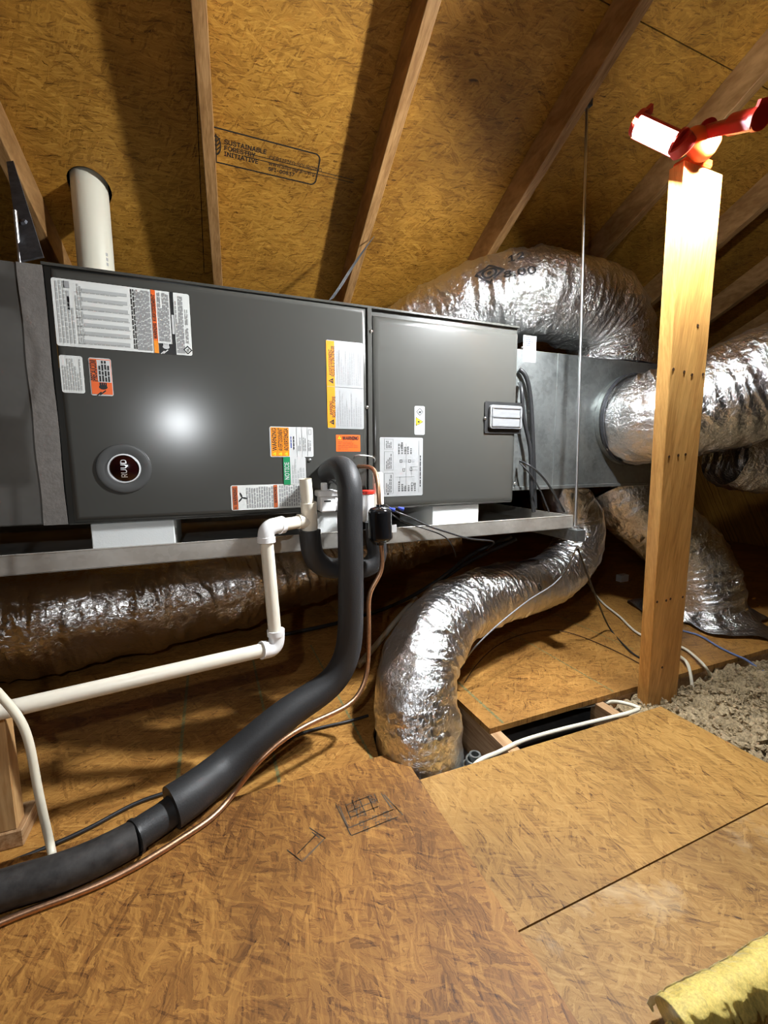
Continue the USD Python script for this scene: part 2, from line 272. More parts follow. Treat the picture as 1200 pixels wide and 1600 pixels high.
M['chrome'] = plain('chrome', (0.85, 0.85, 0.85), 0.3, 0.7)
M['romex'] = plain('cream_cable_jacket', (0.74, 0.69, 0.55), 0.42)
M['blue_jacket'] = plain('blue_cable_jacket', (0.11, 0.15, 0.3), 0.45)
M['blue_plastic'] = plain('blue_wire_nut', (0.03, 0.06, 0.4), 0.35)
M['grey_plastic'] = plain('grey_wire', (0.2, 0.2, 0.21), 0.5)
M['strap_metal'] = plain('dark_strap_metal', (0.075, 0.078, 0.088), 0.5, 0.6, bump=0.2, vary=0.3)
M['yellow_wool'] = plain('yellow_insulation', (0.6, 0.47, 0.13), 0.8, bump=0.4, bscale=260, vary=0.25)
M['loose_fill'] = plain('loose_fill_wool', (0.31, 0.235, 0.135), 0.9, bump=1.0, bscale=120, vary=0.5)
M['kraft'] = plain('brown_paper', (0.3, 0.19, 0.1), 0.7, bump=0.2, vary=0.2)
M['nail'] = plain('rusty_nail', (0.1, 0.05, 0.025), 0.5, 0.5)
M['clear'] = mat('clear_plastic', {'p': ('principled_bsdf', {'base_color': (0.6, 0.61, 0.62), 'roughness': 0.12, 'transmission_weight': 0.7, 'ior': 1.45})}, [])
M['lens'] = mat('lit_lens', {'p': ('principled_bsdf', {'base_color': (0.8, 0.8, 0.8), 'roughness': 0.3, 'emission_color': LAMP_COLOR, 'emission_strength': CLAMP_POWER})}, [])
M['lens_low'] = mat('lit_lens_low', {'p': ('principled_bsdf', {'base_color': (0.8, 0.8, 0.8), 'roughness': 0.3, 'emission_color': LAMP_COLOR, 'emission_strength': CLAMP_POWER * 0.9})}, [])
M['film'] = mat('clear_film', {'t': ('transparent_bsdf', {}), 'g': ('glossy_bsdf', {'color': (1, 1, 0.85), 'roughness': 0.5}), 'f': ('fresnel', {'IOR': 1.25}), 'x': ('mix_closure', {})}, [('f.fac', 'x.fac'), ('t.BSDF', 'x.closure1'), ('g.BSDF', 'x.closure2')], surface='x.closure')

# ---------------------------------------------------------------- floor
TF = 0.018
floor = thing('floor', 'OSB attic flooring of five boards with an open gap', None, kind='structure')
def board(poly, z0, m_, th=TF): return obj('board', extr(poly, th, frame((0, 0, z0 - th), (1, 0, 0), (0, 1, 0), (0, 0, 1))), M[m_], floor)
hole = Polygon([(0.40, 0.90), (0.385, 1.0), (0.405, 1.10), (0.47, 1.2), (0.56, 1.25), (0.66, 1.23), (0.735, 1.16), (0.74, 0.9)])
pA = board(Polygon([(-3.5, 0.92), (0.405, 0.92), (0.405, 0.985), (0.576, 0.985), (0.576, 5.0), (-3.5, 5.0)]).difference(hole), 0.0, 'floor_a')
pB = board(Polygon([(0.58, 0.988), (0.742, 0.988), (4.6, 0.988), (4.6, 5.0), (0.58, 5.0)]).difference(hole), 0.0, 'floor_b')
pC = board(Polygon([(-3.5, -2.4), (0.443, -2.4), (0.443, 0.985), (-3.5, 1.0)]), 0.014, 'floor_c', 0.0135)
pD = board(Polygon([(0.445, 0.508), (1.335, 0.508), (1.325, 0.872), (0.452, 0.884)]), 0.0, 'floor_d')
pE = board(Polygon([(0.445, 0.335), (1.35, 0.335), (1.35, 0.505), (0.445, 0.505)]), 0.0, 'floor_e')
def flat_lines(segs, w, z, seed=1):
    """Thin marks drawn on a board: segments (x0, y0, x1, y1)."""
    out = []
    for x0, y0, x1, y1 in segs:
        d = np.array([x1 - x0, y1 - y0]); d = d / np.linalg.norm(d); n = np.array([-d[1], d[0]]) * w / 2
        out.append(quad((x0 - n[0], y0 - n[1], z), (x1 - n[0], y1 - n[1], z), (x1 + n[0], y1 + n[1], z), (x0 + n[0], y0 + n[1], z)))
    g = cat(out); return g
for x, y0, y1, w in ((-0.118, 1.03, 1.75, 0.009), (0.12, 1.01, 1.75, 0.008), (0.365, 1.0, 1.75, 0.007)):
    obj('nail_line', flat_lines([(x, y, x + 0.002, y + 0.02) for y in np.arange(y0, y1, 0.022)], w, 0.0006), M['chalk_green'], pA)
for x, y0, y1, w in ((0.793, 0.995, 1.34, 0.009), (1.258, 0.995, 1.75, 0.006), (1.62, 1.2, 1.8, 0.006)):
    obj('nail_line', flat_lines([(x, y, x + 0.001, y + 0.02) for y in np.arange(y0, y1, 0.022)], w, 0.0006), M['chalk_green'], pB)
# pencil sketch on the dark board
def sketch():
    S = []
    def line(a, b, rep=2):
        for _ in range(rep):
            j = [rng.uniform(-0.0015, 0.0015) for _ in range(4)]; p, q = at_z(*a, 0.014), at_z(*b, 0.014)
            S.append((p[0] + j[0], p[1] + j[1], q[0] + j[2], q[1] + j[3]))
    for a, b in (((449, 1328), (472, 1346)), ((465, 1335), (496, 1302)), ((472, 1346), (508, 1309)), ((484, 1293), (508, 1310)), ((487, 1300), (500, 1309)),
                 ((525, 1257), (548, 1306)), ((530, 1260), (544, 1294)), ((545, 1294), (615, 1265)), ((549, 1306), (622, 1277)), ((540, 1259), (580, 1243)), ((541, 1259), (549, 1280)),
                 ((600, 1242), (630, 1274)), ((596, 1240), (612, 1263)), ((550, 1250), (560, 1278)), ((560, 1247), (572, 1275)), ((575, 1243), (586, 1268)), ((585, 1240), (592, 1254)),
                 ((545, 1268), (590, 1250)), ((548, 1277), (592, 1259))): line(a, b)
    for x, y in ((583, 1252), (603, 1272), (607, 1280), (585, 1279), (590, 1288), (572, 1296), (565, 1287), (550, 1266), (558, 1262), (566, 1272)):
        r = 3
        for a, b in (((x - r, y - r), (x + r, y - r - 1)), ((x + r, y - r - 1), (x + r, y + r)), ((x + r, y + r), (x - r, y + r)), ((x - r, y + r), (x - r, y - r))): line(a, b, 1)
    return S
obj('pencil_sketch', flat_lines(sketch(), 0.0016, 0.0146), M['pencil'], pC)
# below the boards
obj('floor_joist', bx(0.742, 0.78, -1.0, 2.9, -0.16, -0.0185), M['joist'], label='floor joist beside the foil duct hole, bare top crossed by a cream cable', cat='joist', kind='structure')
obj('floor_joist', bx(1.165, 1.2, -1.0, 0.986, -0.16, -0.0185), M['joist'], label='floor joist near the post foot, pale top under the cable bend', cat='joist', kind='structure')
obj('floor_joist', bx(0.30, 0.338, -1.0, 3.0, -0.16, -0.0185), M['joist'], label='floor joist hidden under the dark board left of the duct hole', cat='joist', kind='structure')
obj('rim_joist', bx(1.2, 4.6, 0.995, 1.033, -0.16, -0.0185), M['joist'], label='long joist under the back board edge, beside the loose insulation', cat='joist', kind='structure')
obj('floor_deck_below', bx(-3.5, 4.6, -2.4, 5.0, -0.19, -0.16), M['ceil_board'], label='dark grey ceiling board seen down in the floor gap', cat='ceiling board', kind='structure')

# ---------------------------------------------------------------- roof
X0R, X1R = -3.5, 4.6
def roofT(z=SZ): return frame((0, 0, z), (1, 0, 0), (0, CT, -ST), (0, ST, CT))
ceiling = thing('ceiling', 'OSB roof sheathing seen from inside between the rafters', None, kind='structure')
seam_w = at_roof(345, 433)[1] / CT
hp = at_roof(132, 292); hole_c = (hp[0] + 0.016, hp[1] / CT)
vent_hole = affinity.scale(Point(hole_c).buffer(0.066, 24), 1.0, 1.12)
rows = [(seam_w - 1.22 * k, seam_w - 1.22 * (k - 1)) for k in range(-3, 3)]
for k, (w0, w1) in enumerate(rows):
    w0, w1 = max(w0, -0.8 / CT), min(w1, 5.55 / CT)
    if w1 - w0 < 0.05: continue
    xs = [X0R] + list(np.arange(-2.32 + (k % 2) * 1.17, X1R, 2.34)) + [X1R]
    for a, b in zip(xs[:-1], xs[1:]):
        if b - a < 0.05: continue
        pl = sbox(a + 0.0012, w0 + 0.0015, b - 0.0012, w1 - 0.0015)
        if pl.contains(Point(hole_c)): pl = pl.difference(vent_hole)
        prim = obj('board', extr(pl, 0.011, roofT()), M['roof'], ceiling)
        if w0 < at_roof(420, 240)[1] / CT < w1 and a < 0.25 < b: stamped = prim
# the other slope behind the viewer, the gables
RIDGE_Y = -0.8; ridge_z = SZ - SLOPE * RIDGE_Y
obj('ceiling_rear_slope', extr(sbox(X0R, 0, X1R, 2.2), 0.011, frame((0, RIDGE_Y, ridge_z), (1, 0, 0), (0, -CT, -ST), (0, -ST, CT)[0:3])), M['roof'], kind='structure', label='rear slope of the roof sheathing behind the viewer')
def gable(x): return extr(Polygon([(-2.7, -0.2), (5.5, -0.2), (5.5, 0.1), (RIDGE_Y, ridge_z), (-2.7, ridge_z - SLOPE * 1.9)]), 0.012, frame((x, 0, 0), (0, 1, 0), (0, 0, 1), (1, 0, 0)))
obj('wall_left', gable(X0R - 0.012), M['roof'], kind='structure', label='left gable end of the attic')
obj('wall_right', gable(X1R), M['roof'], kind='structure', label='right gable end of the attic, far in the dark')
rx = [-1.18, -0.598, -0.0125, 0.567, 1.157, 1.74, 2.33, 2.92, 3.5]
rl = ['rafter out of frame at the far left', 'leftmost rafter in view, beside the dark angle strap', 'rafter between the vent pipe and the stamped board', 'rafter right of the stamped board, with a black strap at its foot',
      'rafter holding the top of the thin hanger rod', 'rafter in the dark behind the clamp light', 'rafter in the dark right of the clamp light', 'rafter far right in the dark', 'last rafter at the right gable']
SK = 0.05
for x, l in zip(rx, rl):
    pr = Polygon([(-0.038, 0.0), (0.0, 0.0), (0.0, RAFTER_D), (-0.038, RAFTER_D)]).buffer(-0.003).buffer(0.003, 3)
    y0, y1 = RIDGE_Y, 5.2; d = np.array([SK, 1.0, -SLOPE]); o = np.array([x + SK * y0, y0, RZ - SLOPE * y0]); Ln = y1 - y0
    g = extr(pr, 1.0); v = np.array(g.vertices)
    g = trimesh.Trimesh(o + v[:, :1] * np.array([1.0, 0, 0]) + v[:, 1:2] * np.array([0, ST, CT]) + v[:, 2:3] * d * Ln, g.faces, process=False)
    obj('rafter', g, M['rafter'], label=l, cat='rafter', group='rafters', kind='structure')

# print on the stamped board, laid on the underside (reads along +x, its top towards the ridge)
def stamp():
    tl, tr, br, bl = (at_roof(*p) for p in ((322, 196), (505, 240), (491, 289), (326, 252)))
    to = lambda p: np.array([p[0], p[1] / CT]); a, b, c, d = map(to, (tl, tr, br, bl))
    x0, x1 = a[0], (b[0] + c[0]) / 2; w0, w1 = (a[1] + b[1]) / 2, (c[1] + d[1]) / 2         # w grows down-slope
    H = w1 - w0; polys = []
    out = sbox(x0 - 0.2, w0, x1, w1).buffer(-0.022).buffer(0.022); polys.append(out.difference(out.buffer(-0.0045)))
    keep = sbox(x0 + 0.004, w0 - 1, x1 + 0.3, w1 + 1)
    g = [extr(out.difference(out.buffer(-0.0045)).intersection(keep), 0.0006)]
    g[0].apply_translation([0, 0, -0.0004])
    for dw in (0.50, 0.60): g.append(extr(sbox(x0 + 0.12, w0 + H * dw, x1 + 0.14, w0 + H * dw + 0.0022), 0.0004))
    def txt(s, h, x, w, bold=True):
        t = meshkit.text_mesh(s, h, 0.0004, bold); v = np.array(t.vertices); v[:, 1] *= -1; t = trimesh.Trimesh(v, t.faces[:, ::-1], process=False); t.apply_translation([x, w, 0]); return t
    g += [txt('SUSTAINABLE', 0.0145, x0 + 0.055, w0 + H * 0.40), txt('FORESTRY', 0.0145, x0 + 0.055, w0 + H * 0.57), txt('INITIATIVE', 0.0145, x0 + 0.055, w0 + H * 0.74),
          txt('CERTIFIED SOURCING', 0.0125, x0 + 0.205, w0 + H * 0.52, False), txt('www.sfiprogram.org', 0.0125, x0 + 0.205, w0 + H * 0.69, False), txt('SFI-00837', 0.0125, x0 + 0.205, w0 + H * 0.86)]
    leaf = unary_union([affinity.rotate(affinity.scale(Point(0, 0).buffer(0.014), 0.45, 1.5), a_) for a_ in (0,)])
    leaf = affinity.translate(affinity.scale(Point(0, 0).buffer(0.02), 0.8, 1.55), x0 + 0.03, w0 + H * 0.5)
    vein = unary_union([LineString([(x0 + 0.03, w0 + H * 0.2), (x0 + 0.03, w0 + H * 0.95)]).buffer(0.0018)] + [LineString([(x0 + 0.03, w0 + H * q), (x0 + 0.03 + s_ * 0.012, w0 + H * (q - 0.12))]).buffer(0.0016) for q in (0.4, 0.52, 0.64, 0.76) for s_ in (-1, 1)])
    g.append(extr(unary_union([leaf.difference(leaf.buffer(-0.004)), vein]), 0.0004))
    s = cat(g); s.apply_translation([0, 0, -0.0012]); s.apply_transform(roofT()); return s
obj('mill_stamp', stamp(), M['stamp'], stamped, label='black ink mill stamp in a rounded frame')

# vent pipe through the roof
vp = thing('vent_pipe', 'cream plastic vent pipe rising through the roof behind the cabinet', 'pipe')
vb = at_y(136, 415, hp[1] + 0.05); vz = hp + np.array([0, 0, 0.0])
vx, vy = vz[0], vz[1] + 0.02
vp_mesh = tube([(vx + 0.012, vy, 0.66), (vx + 0.012, vy, SZ - SLOPE * vy + 0.12)], 0.0575, k=40, straight=True)
obj('pipe', vp_mesh, M['vent_pvc'], vp, smooth=40)
def pipe_marks(z0, n, w, h):
    out = []; c = (vx + 0.012, vy); r = 0.0579
    for q in range(n):
        z = z0 + q * h * 1.5
        for a in (math.radians(44), math.radians(48)):
            P = lambda da, zz: (c[0] + r * math.sin(a + da), c[1] - r * math.cos(a + da), zz)
            out.append(quad(P(0, z), P(w, z), P(w, z + h), P(0, z + h)))
    return cat(out)
obj('pipe_print', pipe_marks(1.50, 3, 0.05, 0.011), M['ink_grey'], vp, kind='stuff'); obj('pipe_print', pipe_marks(1.365, 7, 0.04, 0.006), M['ink_grey'], vp, kind='stuff')

# ---------------------------------------------------------------- air handler cabinet
CY = 1.286; CX0, CX1, SEAM = -0.345, 1.046, 0.478; CZ0, CZ1 = 0.642, 1.27
ah = thing('air_handler', 'long grey enamel air handler cabinet lying on its side in the pan', 'air handler')
obj('cabinet', bx(CX0, CX1, CY + 0.016, CY + 0.56, CZ0, CZ1, 0.004), M['cabinet'], ah)
def panel(x0, x1, z0, z1, r=0.018, dep=0.0155, side_dark=False):
    """A pressed sheet metal door: rounded front edges."""
    b = r; n = 5; th = np.linspace(0, math.pi / 2, n); rings = []
    for a in th: rings.append((b * (1 - math.sin(a)), CY + dep - dep * math.sin(a) if False else CY + dep * (1 - math.sin(a))))
    V, F = [], []
    for k, (ins, y) in enumerate([(0.0, CY + dep)] + [(b * (1 - math.cos(a)), CY + dep * (1 - math.sin(a))) for a in th]):
        i = ins; V += [(x0 + i, y, z0 + i), (x1 - i, y, z0 + i), (x1 - i, y, z1 - i), (x0 + i, y, z1 - i)]
    nr = len(V) // 4
    for k in range(nr - 1):
        for j in range(4):
            a_, b_ = k * 4 + j, k * 4 + (j + 1) % 4; c_, d_ = b_ + 4, a_ + 4; F += [(a_, b_, c_), (a_, c_, d_)]
    e = (nr - 1) * 4; F += [(e, e + 1, e + 2), (e, e + 2, e + 3), (0, 2, 1), (0, 3, 2)]
    return trimesh.Trimesh(np.array(V), np.array(F), process=False)
obj('access_panel', panel(CX0 + 0.016, SEAM - 0.012, CZ0 + 0.006, CZ1 - 0.008), M['cabinet'], ah, smooth=50, label='wide access panel with most of the stickers')
obj('blower_door', panel(SEAM + 0.01, CX1 - 0.004, CZ0 + 0.004, CZ1 - 0.024, 0.022), M['cabinet'], ah, smooth=50, label='squarer door with the breaker window')
obj('corner_post', bx(SEAM - 0.01, SEAM + 0.006, CY + 0.004, CY + 0.02, CZ0 + 0.004, CZ1 - 0.004, 0.002), M['cabinet'], ah)
obj('top_flange', bx(CX0, CX1, CY + 0.006, CY + 0.03, CZ1 - 0.006, CZ1 + 0.001, 0.001), M['cabinet'], ah)
def screw(x, z, y=CY, r=0.0045, parent=ah, m_='steel'):
    g = trimesh.creation.revolve(np.array([[0, 0.004], [r * 0.5, 0.0037], [r * 0.9, 0.002], [r, 0.0]]), sections=12)
    g.apply_transform(frame((x, y, z), (1, 0, 0), (0, 0, 1), (0, -1, 0))); return obj('screw', g, M[m_], parent, smooth=50)
for px, py in ((580.5, 517), (574, 636), (484, 719)): p = at_y(px, py, CY); screw(p[0], p[2], CY if px < 500 else CY + 0.004, 0.0055)
for px, py in ((816, 544), (804, 755)): p = at_y(px, py, CY + 0.008); screw(p[0] - 0.004, p[2], CY + 0.003, 0.005)
obj('brass_sliver', bx(-0.3285, -0.3265, CY + 0.006, CY + 0.009, 1.03, 1.13), plain('brass_glint', (0.6, 0.36, 0.12), 0.25, 1.0), ah)

# stickers: flat print on the doors. Local layout in metres on the plane y = CY
def rect(px0, py0, px1, py1, y=CY):
    a, b, c, d = at_y(px0, py0, y), at_y(px1, py0, y), at_y(px1, py1, y), at_y(px0, py1, y)
    return (a, b, c, d)
class Sticker:
    def __init__(s, name, quadpx, base, label, parent=ah, y=CY, r=0.005):
        P = [at_y(px, py, y) for px, py in quadpx]; s.x0 = (P[0][0] + P[3][0]) / 2; s.x1 = (P[1][0] + P[2][0]) / 2; s.z1 = (P[0][2] + P[1][2]) / 2; s.z0 = (P[2][2] + P[3][2]) / 2
        s.y = y; s.ink = {}; s.bits = []; s.W, s.H = s.x1 - s.x0, s.z1 - s.z0; r = min(r, s.W / 4, s.H / 4)
        pl = sbox(s.x0, s.z0, s.x1, s.z1).buffer(-r).buffer(r, 4)
        s.prim = obj(name, extr(pl, 0.0006, s.T(0.0005)), M[base], parent, label=label)
    def T(s, off): return frame((0, s.y + 0.0001 - off + 0.0006, 0), (1, 0, 0), (0, 0, 1), (0, -1, 0))
    def poly(s, pl, ink, lvl=1):
        g = extr(pl, 0.0003, frame((0, s.y - 0.0004 - 0.00025 * lvl, 0), (1, 0, 0), (0, 0, 1), (0, -1, 0))); s.bits.append(('stripe', ink, g))
    def U(s, u): return s.x0 + u * s.W
    def V(s, v): return s.z0 + v * s.H
    def band(s, u0, v0, u1, v1, ink, lvl=1): s.poly(sbox(s.U(u0), s.V(v0), s.U(u1), s.V(v1)), ink, lvl)
    def text(s, t, u, v, h, ink='ink', vert=True, bold=True, lvl=2, span=None):
        """Centred on (u, v); vert: reads upwards. span: fitted to that share of the side it runs along."""
        g = meshkit.text_mesh(t, h, 0.0003, bold); p = np.array(g.vertices); p[:, :2] -= (p[:, :2].min(0) + p[:, :2].max(0)) / 2
        if span: p[:, 0] *= span * (s.H if vert else s.W) / np.ptp(p[:, 0])
        yy = s.y - 0.0004 - 0.00025 * lvl - p[:, 2]
        q = np.stack([s.U(u) - p[:, 1], yy, s.V(v) + p[:, 0]], 1) if vert else np.stack([s.U(u) + p[:, 0], yy, s.V(v) + p[:, 1]], 1)
        s.bits.append(('lettering', ink, trimesh.Trimesh(q, g.faces, process=False)))
    def lines(s, u0, v0, u1, v1, n, ink='ink_grey', vert=True, fill=0.55, full=0.85, lvl=1, word=(0.006, 0.016)):
        """Print too small to read: n rows of word-long bars."""
        out = []; yy = s.y - 0.0004 - 0.00025 * lvl - 0.0003
        for i in range(n):
            a, b = (u0 + (u1 - u0) * (i + 0.5 - fill / 2) / n, u0 + (u1 - u0) * (i + 0.5 + fill / 2) / n) if vert else (v1 - (v1 - v0) * (i + 0.5 + fill / 2) / n, v1 - (v1 - v0) * (i + 0.5 - fill / 2) / n)
            L = (s.H * (v1 - v0)) if vert else (s.W * (u1 - u0)); end = L * (1 if rng.random() < full else rng.uniform(0.45, 0.95)); t = 0.0
            while t < end - 0.003:
                w = min(rng.uniform(*word), end - t)
                if vert: z, z2 = s.V(v0) + t, s.V(v0) + t + w; out.append(quad((s.U(a), yy, z), (s.U(b), yy, z), (s.U(b), yy, z2), (s.U(a), yy, z2)))
                else: x, x2 = s.U(u0) + t, s.U(u0) + t + w; out.append(quad((x, yy, s.V(a)), (x2, yy, s.V(a)), (x2, yy, s.V(b)), (x, yy, s.V(b))))
                t += w + rng.uniform(0.0015, 0.003)
        s.ink.setdefault(ink, []).extend(out)
    def tri(s, u, v, r, ink='ink', lvl=2, vert=True, hole='orange'):
        c = np.array([s.U(u), s.V(v)]); A = [90, 210, 330]; A = [a + (90 if vert else 0) for a in A]
        s.poly(Polygon([c + r * np.array([math.cos(math.radians(a)), math.sin(math.radians(a))]) for a in A]).buffer(r * 0.08), ink, lvl)
        d = np.array([-1.0, 0]) if vert else np.array([0, 1.0])
        s.poly(LineString([c - d * r * 0.02, c + d * r * 0.5]).buffer(r * 0.09), hole, lvl + 1); s.poly(Point(c - d * r * 0.25).buffer(r * 0.1), hole, lvl + 1)
    def done(s):
        for nm, k, g in s.bits: obj(nm, g, M[k], s.prim)
        for k, gs in s.ink.items(): obj('fine_print', cat(gs), M[k], s.prim, kind='stuff')

def hand(s, u, v, r, fg, bg=None, lvl=2):
    c = (s.U(u), s.V(v)); pl = affinity.scale(Point(0, 0).buffer(r * 0.45), 1.25, 0.8)
    pl = unary_union([affinity.translate(pl, r * 0.05, r * 0.35)] + [LineString([(r * q, r * 0.5), (r * q, r * 0.95)]).buffer(r * 0.1) for q in (-0.3, -0.05, 0.2, 0.45)])
    bolt = LineString([(-r * 0.8, -r * 0.9), (-r * 0.3, -r * 0.45), (-r * 0.4, -r * 0.8), (r * 0.3, -r * 0.2)]).buffer(r * 0.09)
    s.poly(affinity.translate(unary_union([pl, bolt]), *c), fg, lvl)

s = Sticker('rating_sticker', ((78, 433), (295, 460), (301, 556), (90, 540)), 'white_dull', 'large pale rating sticker with an orange and a black stripe')
s.lines(0.02, 0.05, 0.14, 0.97, 5, 'ink_pale', full=0.5); s.band(0.08, 0.87, 0.12, 0.97, 'ink_grey'); s.band(0.095, 0.55, 0.115, 0.83, 'ink_pale')
for i in range(7): s.band(0.20 + 0.0, 0.07 + i * 0.128, 0.52, 0.09 + i * 0.128 + 0.03, 'ink_pale'); s.lines(0.15, 0.05 + i * 0.128, 0.53, 0.07 + i * 0.128, 1, 'ink_pale', False)
s.lines(0.15, 0.05, 0.2, 0.95, 3, 'ink_pale'); s.lines(0.545, 0.04, 0.575, 0.97, 2, 'ink'); s.lines(0.575, 0.03, 0.69, 0.97, 9, 'ink_grey', fill=0.7)
s.band(0.70, 0.0, 0.733, 1.0, 'red_orange'); s.band(0.70, 0.0, 0.733, 0.2, 'orange', 2); s.text('WARNING  AVERTISSEMENT', 0.716, 0.58, 0.0075, span=0.7, lvl=3)
s.lines(0.745, 0.2, 0.835, 0.97, 7, 'ink_grey', fill=0.65); s.band(0.737, 0.0, 0.845, 0.165, 'ink'); hand(s, 0.79, 0.08, 0.014, 'white')
s.band(0.845, 0.0, 0.872, 1.0, 'ink', 1); s.band(0.85, 0.33, 0.868, 0.64, 'white', 2)
s.lines(0.88, 0.03, 0.945, 0.95, 5, 'ink_grey', fill=0.75); s.lines(0.955, 0.2, 0.98, 0.45, 3, 'ink_grey'); s.lines(0.955, 0.5, 0.98, 0.75, 3, 'ink_grey')
dm = Polygon([(-0.011, 0), (0, 0.011), (0.011, 0), (0, -0.011)]); s.poly(affinity.translate(dm.difference(dm.buffer(-0.0022)), s.U(0.965), s.V(0.09)), 'ink'); s.text('UL', 0.965, 0.09, 0.005)
s.done()
s = Sticker('serial_sticker', ((92, 554), (128, 557), (134, 616), (97, 612)), 'white_dull', 'small plain pale sticker left of the orange hand sticker')
s.lines(0.08, 0.08, 0.92, 0.92, 8, 'ink_pale', full=0.4); s.done()
s = Sticker('caution_sticker', ((138, 558), (173, 561), (178, 620), (142, 617)), 'white', 'small orange caution sticker with a hand pictogram')
s.band(0.05, 0.04, 0.97, 0.97, 'red_orange'); s.band(0.36, 0.36, 0.95, 0.95, 'white', 2); s.text('\u00a1PRECAUCI\u00d3N!', 0.19, 0.66, 0.0125, span=0.56, lvl=3)
s.lines(0.40, 0.38, 0.92, 0.93, 4, 'ink', fill=0.6, full=0.4, lvl=3); hand(s, 0.55, 0.17, 0.016, 'ink'); s.done()
s = Sticker('warning_sticker', ((420, 665), (488, 669), (491, 714), (423, 714)), 'white', 'white and orange sticker reading WARNING AVERTISSEMENT ADVERTENCIA')
s.band(0.03, 0.03, 0.43, 0.97, 'orange')
for u, t in ((0.1, 'WARNING'), (0.235, 'AVERTISSEMENT'), (0.365, 'ADVERTENCIA')): s.text(t, u, 0.58, 0.0115, span=0.74); s.tri(u, 0.1, 0.0052, 'yellow', hole='ink')
s.band(0.165, 0.03, 0.17, 0.97, 'ink'); s.band(0.295, 0.03, 0.30, 0.97, 'ink')
for u in (0.61, 0.73, 0.86): s.band(u, 0.0, u + 0.006, 1.0, 'ink_grey')
s.lines(0.46, 0.3, 0.5, 0.68, 1, 'ink_blue'); s.lines(0.52, 0.25, 0.56, 0.72, 1, 'ink')
for u in (0.63, 0.75, 0.87): s.lines(u, 0.2, u + 0.08, 0.65, 2, 'ink_grey', full=0.5)
s.poly(Polygon(sbox(s.U(0.89), s.V(0.75), s.U(0.96), s.V(0.93)).exterior.coords).difference(sbox(s.U(0.9), s.V(0.77), s.U(0.95), s.V(0.91))), 'ink_grey'); s.done()
s = Sticker('notice_sticker', ((442, 714), (477, 714), (479, 757), (444, 757)), 'white', 'green and white sticker reading NOTICE', y=CY - 0.0008)
s.band(0.0, 0.0, 0.30, 1.0, 'green'); s.text('NOTICE', 0.15, 0.5, 0.0125, 'white', span=0.62); s.lines(0.36, 0.05, 0.95, 0.95, 5, 'ink_pale', full=0.3); s.done()
s = Sticker('fan_sticker', ((360, 759), (478, 755), (480, 793), (362, 797)), 'white_dull', 'long white sticker with a fan pictogram and two rust stripes')
s.band(0.02, 0.03, 0.085, 0.97, 'rust'); s.text('WARNING', 0.052, 0.56, 0.0085, span=0.68); s.tri(0.052, 0.1, 0.004, 'ink')
c = (s.U(0.14), s.V(0.5)); s.poly(unary_union([affinity.translate(affinity.rotate(affinity.translate(affinity.scale(Point(0, 0).buffer(0.004), 0.55, 2.0), 0, 0.0075), a, origin=(0, 0)), *c) for a in (20, 140, 260)]), 'ink')
s.lines(0.19, 0.08, 0.58, 0.92, 12, 'ink_grey', fill=0.6); s.band(0.55, 0.05, 0.60, 0.97, 'rust', 2); s.text('WARNING', 0.575, 0.56, 0.007, span=0.66, lvl=3); s.lines(0.62, 0.08, 0.97, 0.95, 11, 'ink_grey', fill=0.65); s.done()
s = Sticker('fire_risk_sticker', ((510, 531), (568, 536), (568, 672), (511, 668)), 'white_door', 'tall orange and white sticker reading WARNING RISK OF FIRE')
s.band(0.0, 0.01, 0.215, 0.99, 'orange'); s.band(0.0, 0.478, 1.0, 0.482, 'ink_grey', 2)
s.text('WARNING', 0.095, 0.235, 0.0075, span=0.16); s.text('RISK OF FIRE', 0.175, 0.25, 0.0095, span=0.24); s.text('AVERTISSEMENT', 0.095, 0.75, 0.0075, span=0.29); s.text("RISQUE D'INCENDIE", 0.175, 0.765, 0.0095, span=0.34)
s.tri(0.13, 0.075, 0.0085); s.tri(0.13, 0.545, 0.0085)
s.lines(0.26, 0.03, 0.95, 0.45, 11, 'ink_grey', fill=0.42, full=0.35, word=(0.003, 0.012)); s.lines(0.26, 0.51, 0.95, 0.9, 12, 'ink_grey', fill=0.42, full=0.35, word=(0.003, 0.012)); s.done()
s = Sticker('small_warning_sticker', ((525, 680), (563, 679), (563, 705), (525, 706)), 'red_orange', 'small solid orange sticker reading WARNING', r=0.002)
s.text('WARNING', 0.6, 0.81, 0.0105, vert=False, span=0.66); s.tri(0.14, 0.8, 0.0055, 'yellow', vert=False, hole='ink'); s.lines(0.08, 0.1, 0.92, 0.64, 5, 'rust', False, full=0.6); s.done()
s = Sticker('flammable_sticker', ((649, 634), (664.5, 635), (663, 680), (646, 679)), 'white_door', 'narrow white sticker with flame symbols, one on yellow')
dm = Polygon([(-0.0125, 0), (0, 0.0125), (0.0125, 0), (0, -0.0125)]); s.poly(affinity.translate(dm.difference(dm.buffer(-0.0014)), s.U(0.5), s.V(0.8)), 'ink')
fl = Polygon([(-0.0035, -0.003), (-0.004, 0.001), (-0.001, 0.0008), (0.0045, 0.0), (-0.001, -0.001), (0.003, -0.003)]).buffer(0.0008); s.poly(affinity.translate(fl, s.U(0.53), s.V(0.8)), 'ink')
tr = Polygon([(-0.013, -0.014), (0.014, 0), (-0.013, 0.014)]); s.poly(affinity.translate(tr, s.U(0.48), s.V(0.46)), 'ink'); s.poly(affinity.translate(tr.buffer(-0.0013), s.U(0.48), s.V(0.46)), 'yellow', 2); s.poly(affinity.translate(fl, s.U(0.42), s.V(0.46)), 'ink', 3)
s.lines(0.3, 0.1, 0.85, 0.26, 3, 'ink_grey'); s.poly(Point(s.U(0.15), s.V(0.08)).buffer(0.002), 'ink_grey'); s.done()
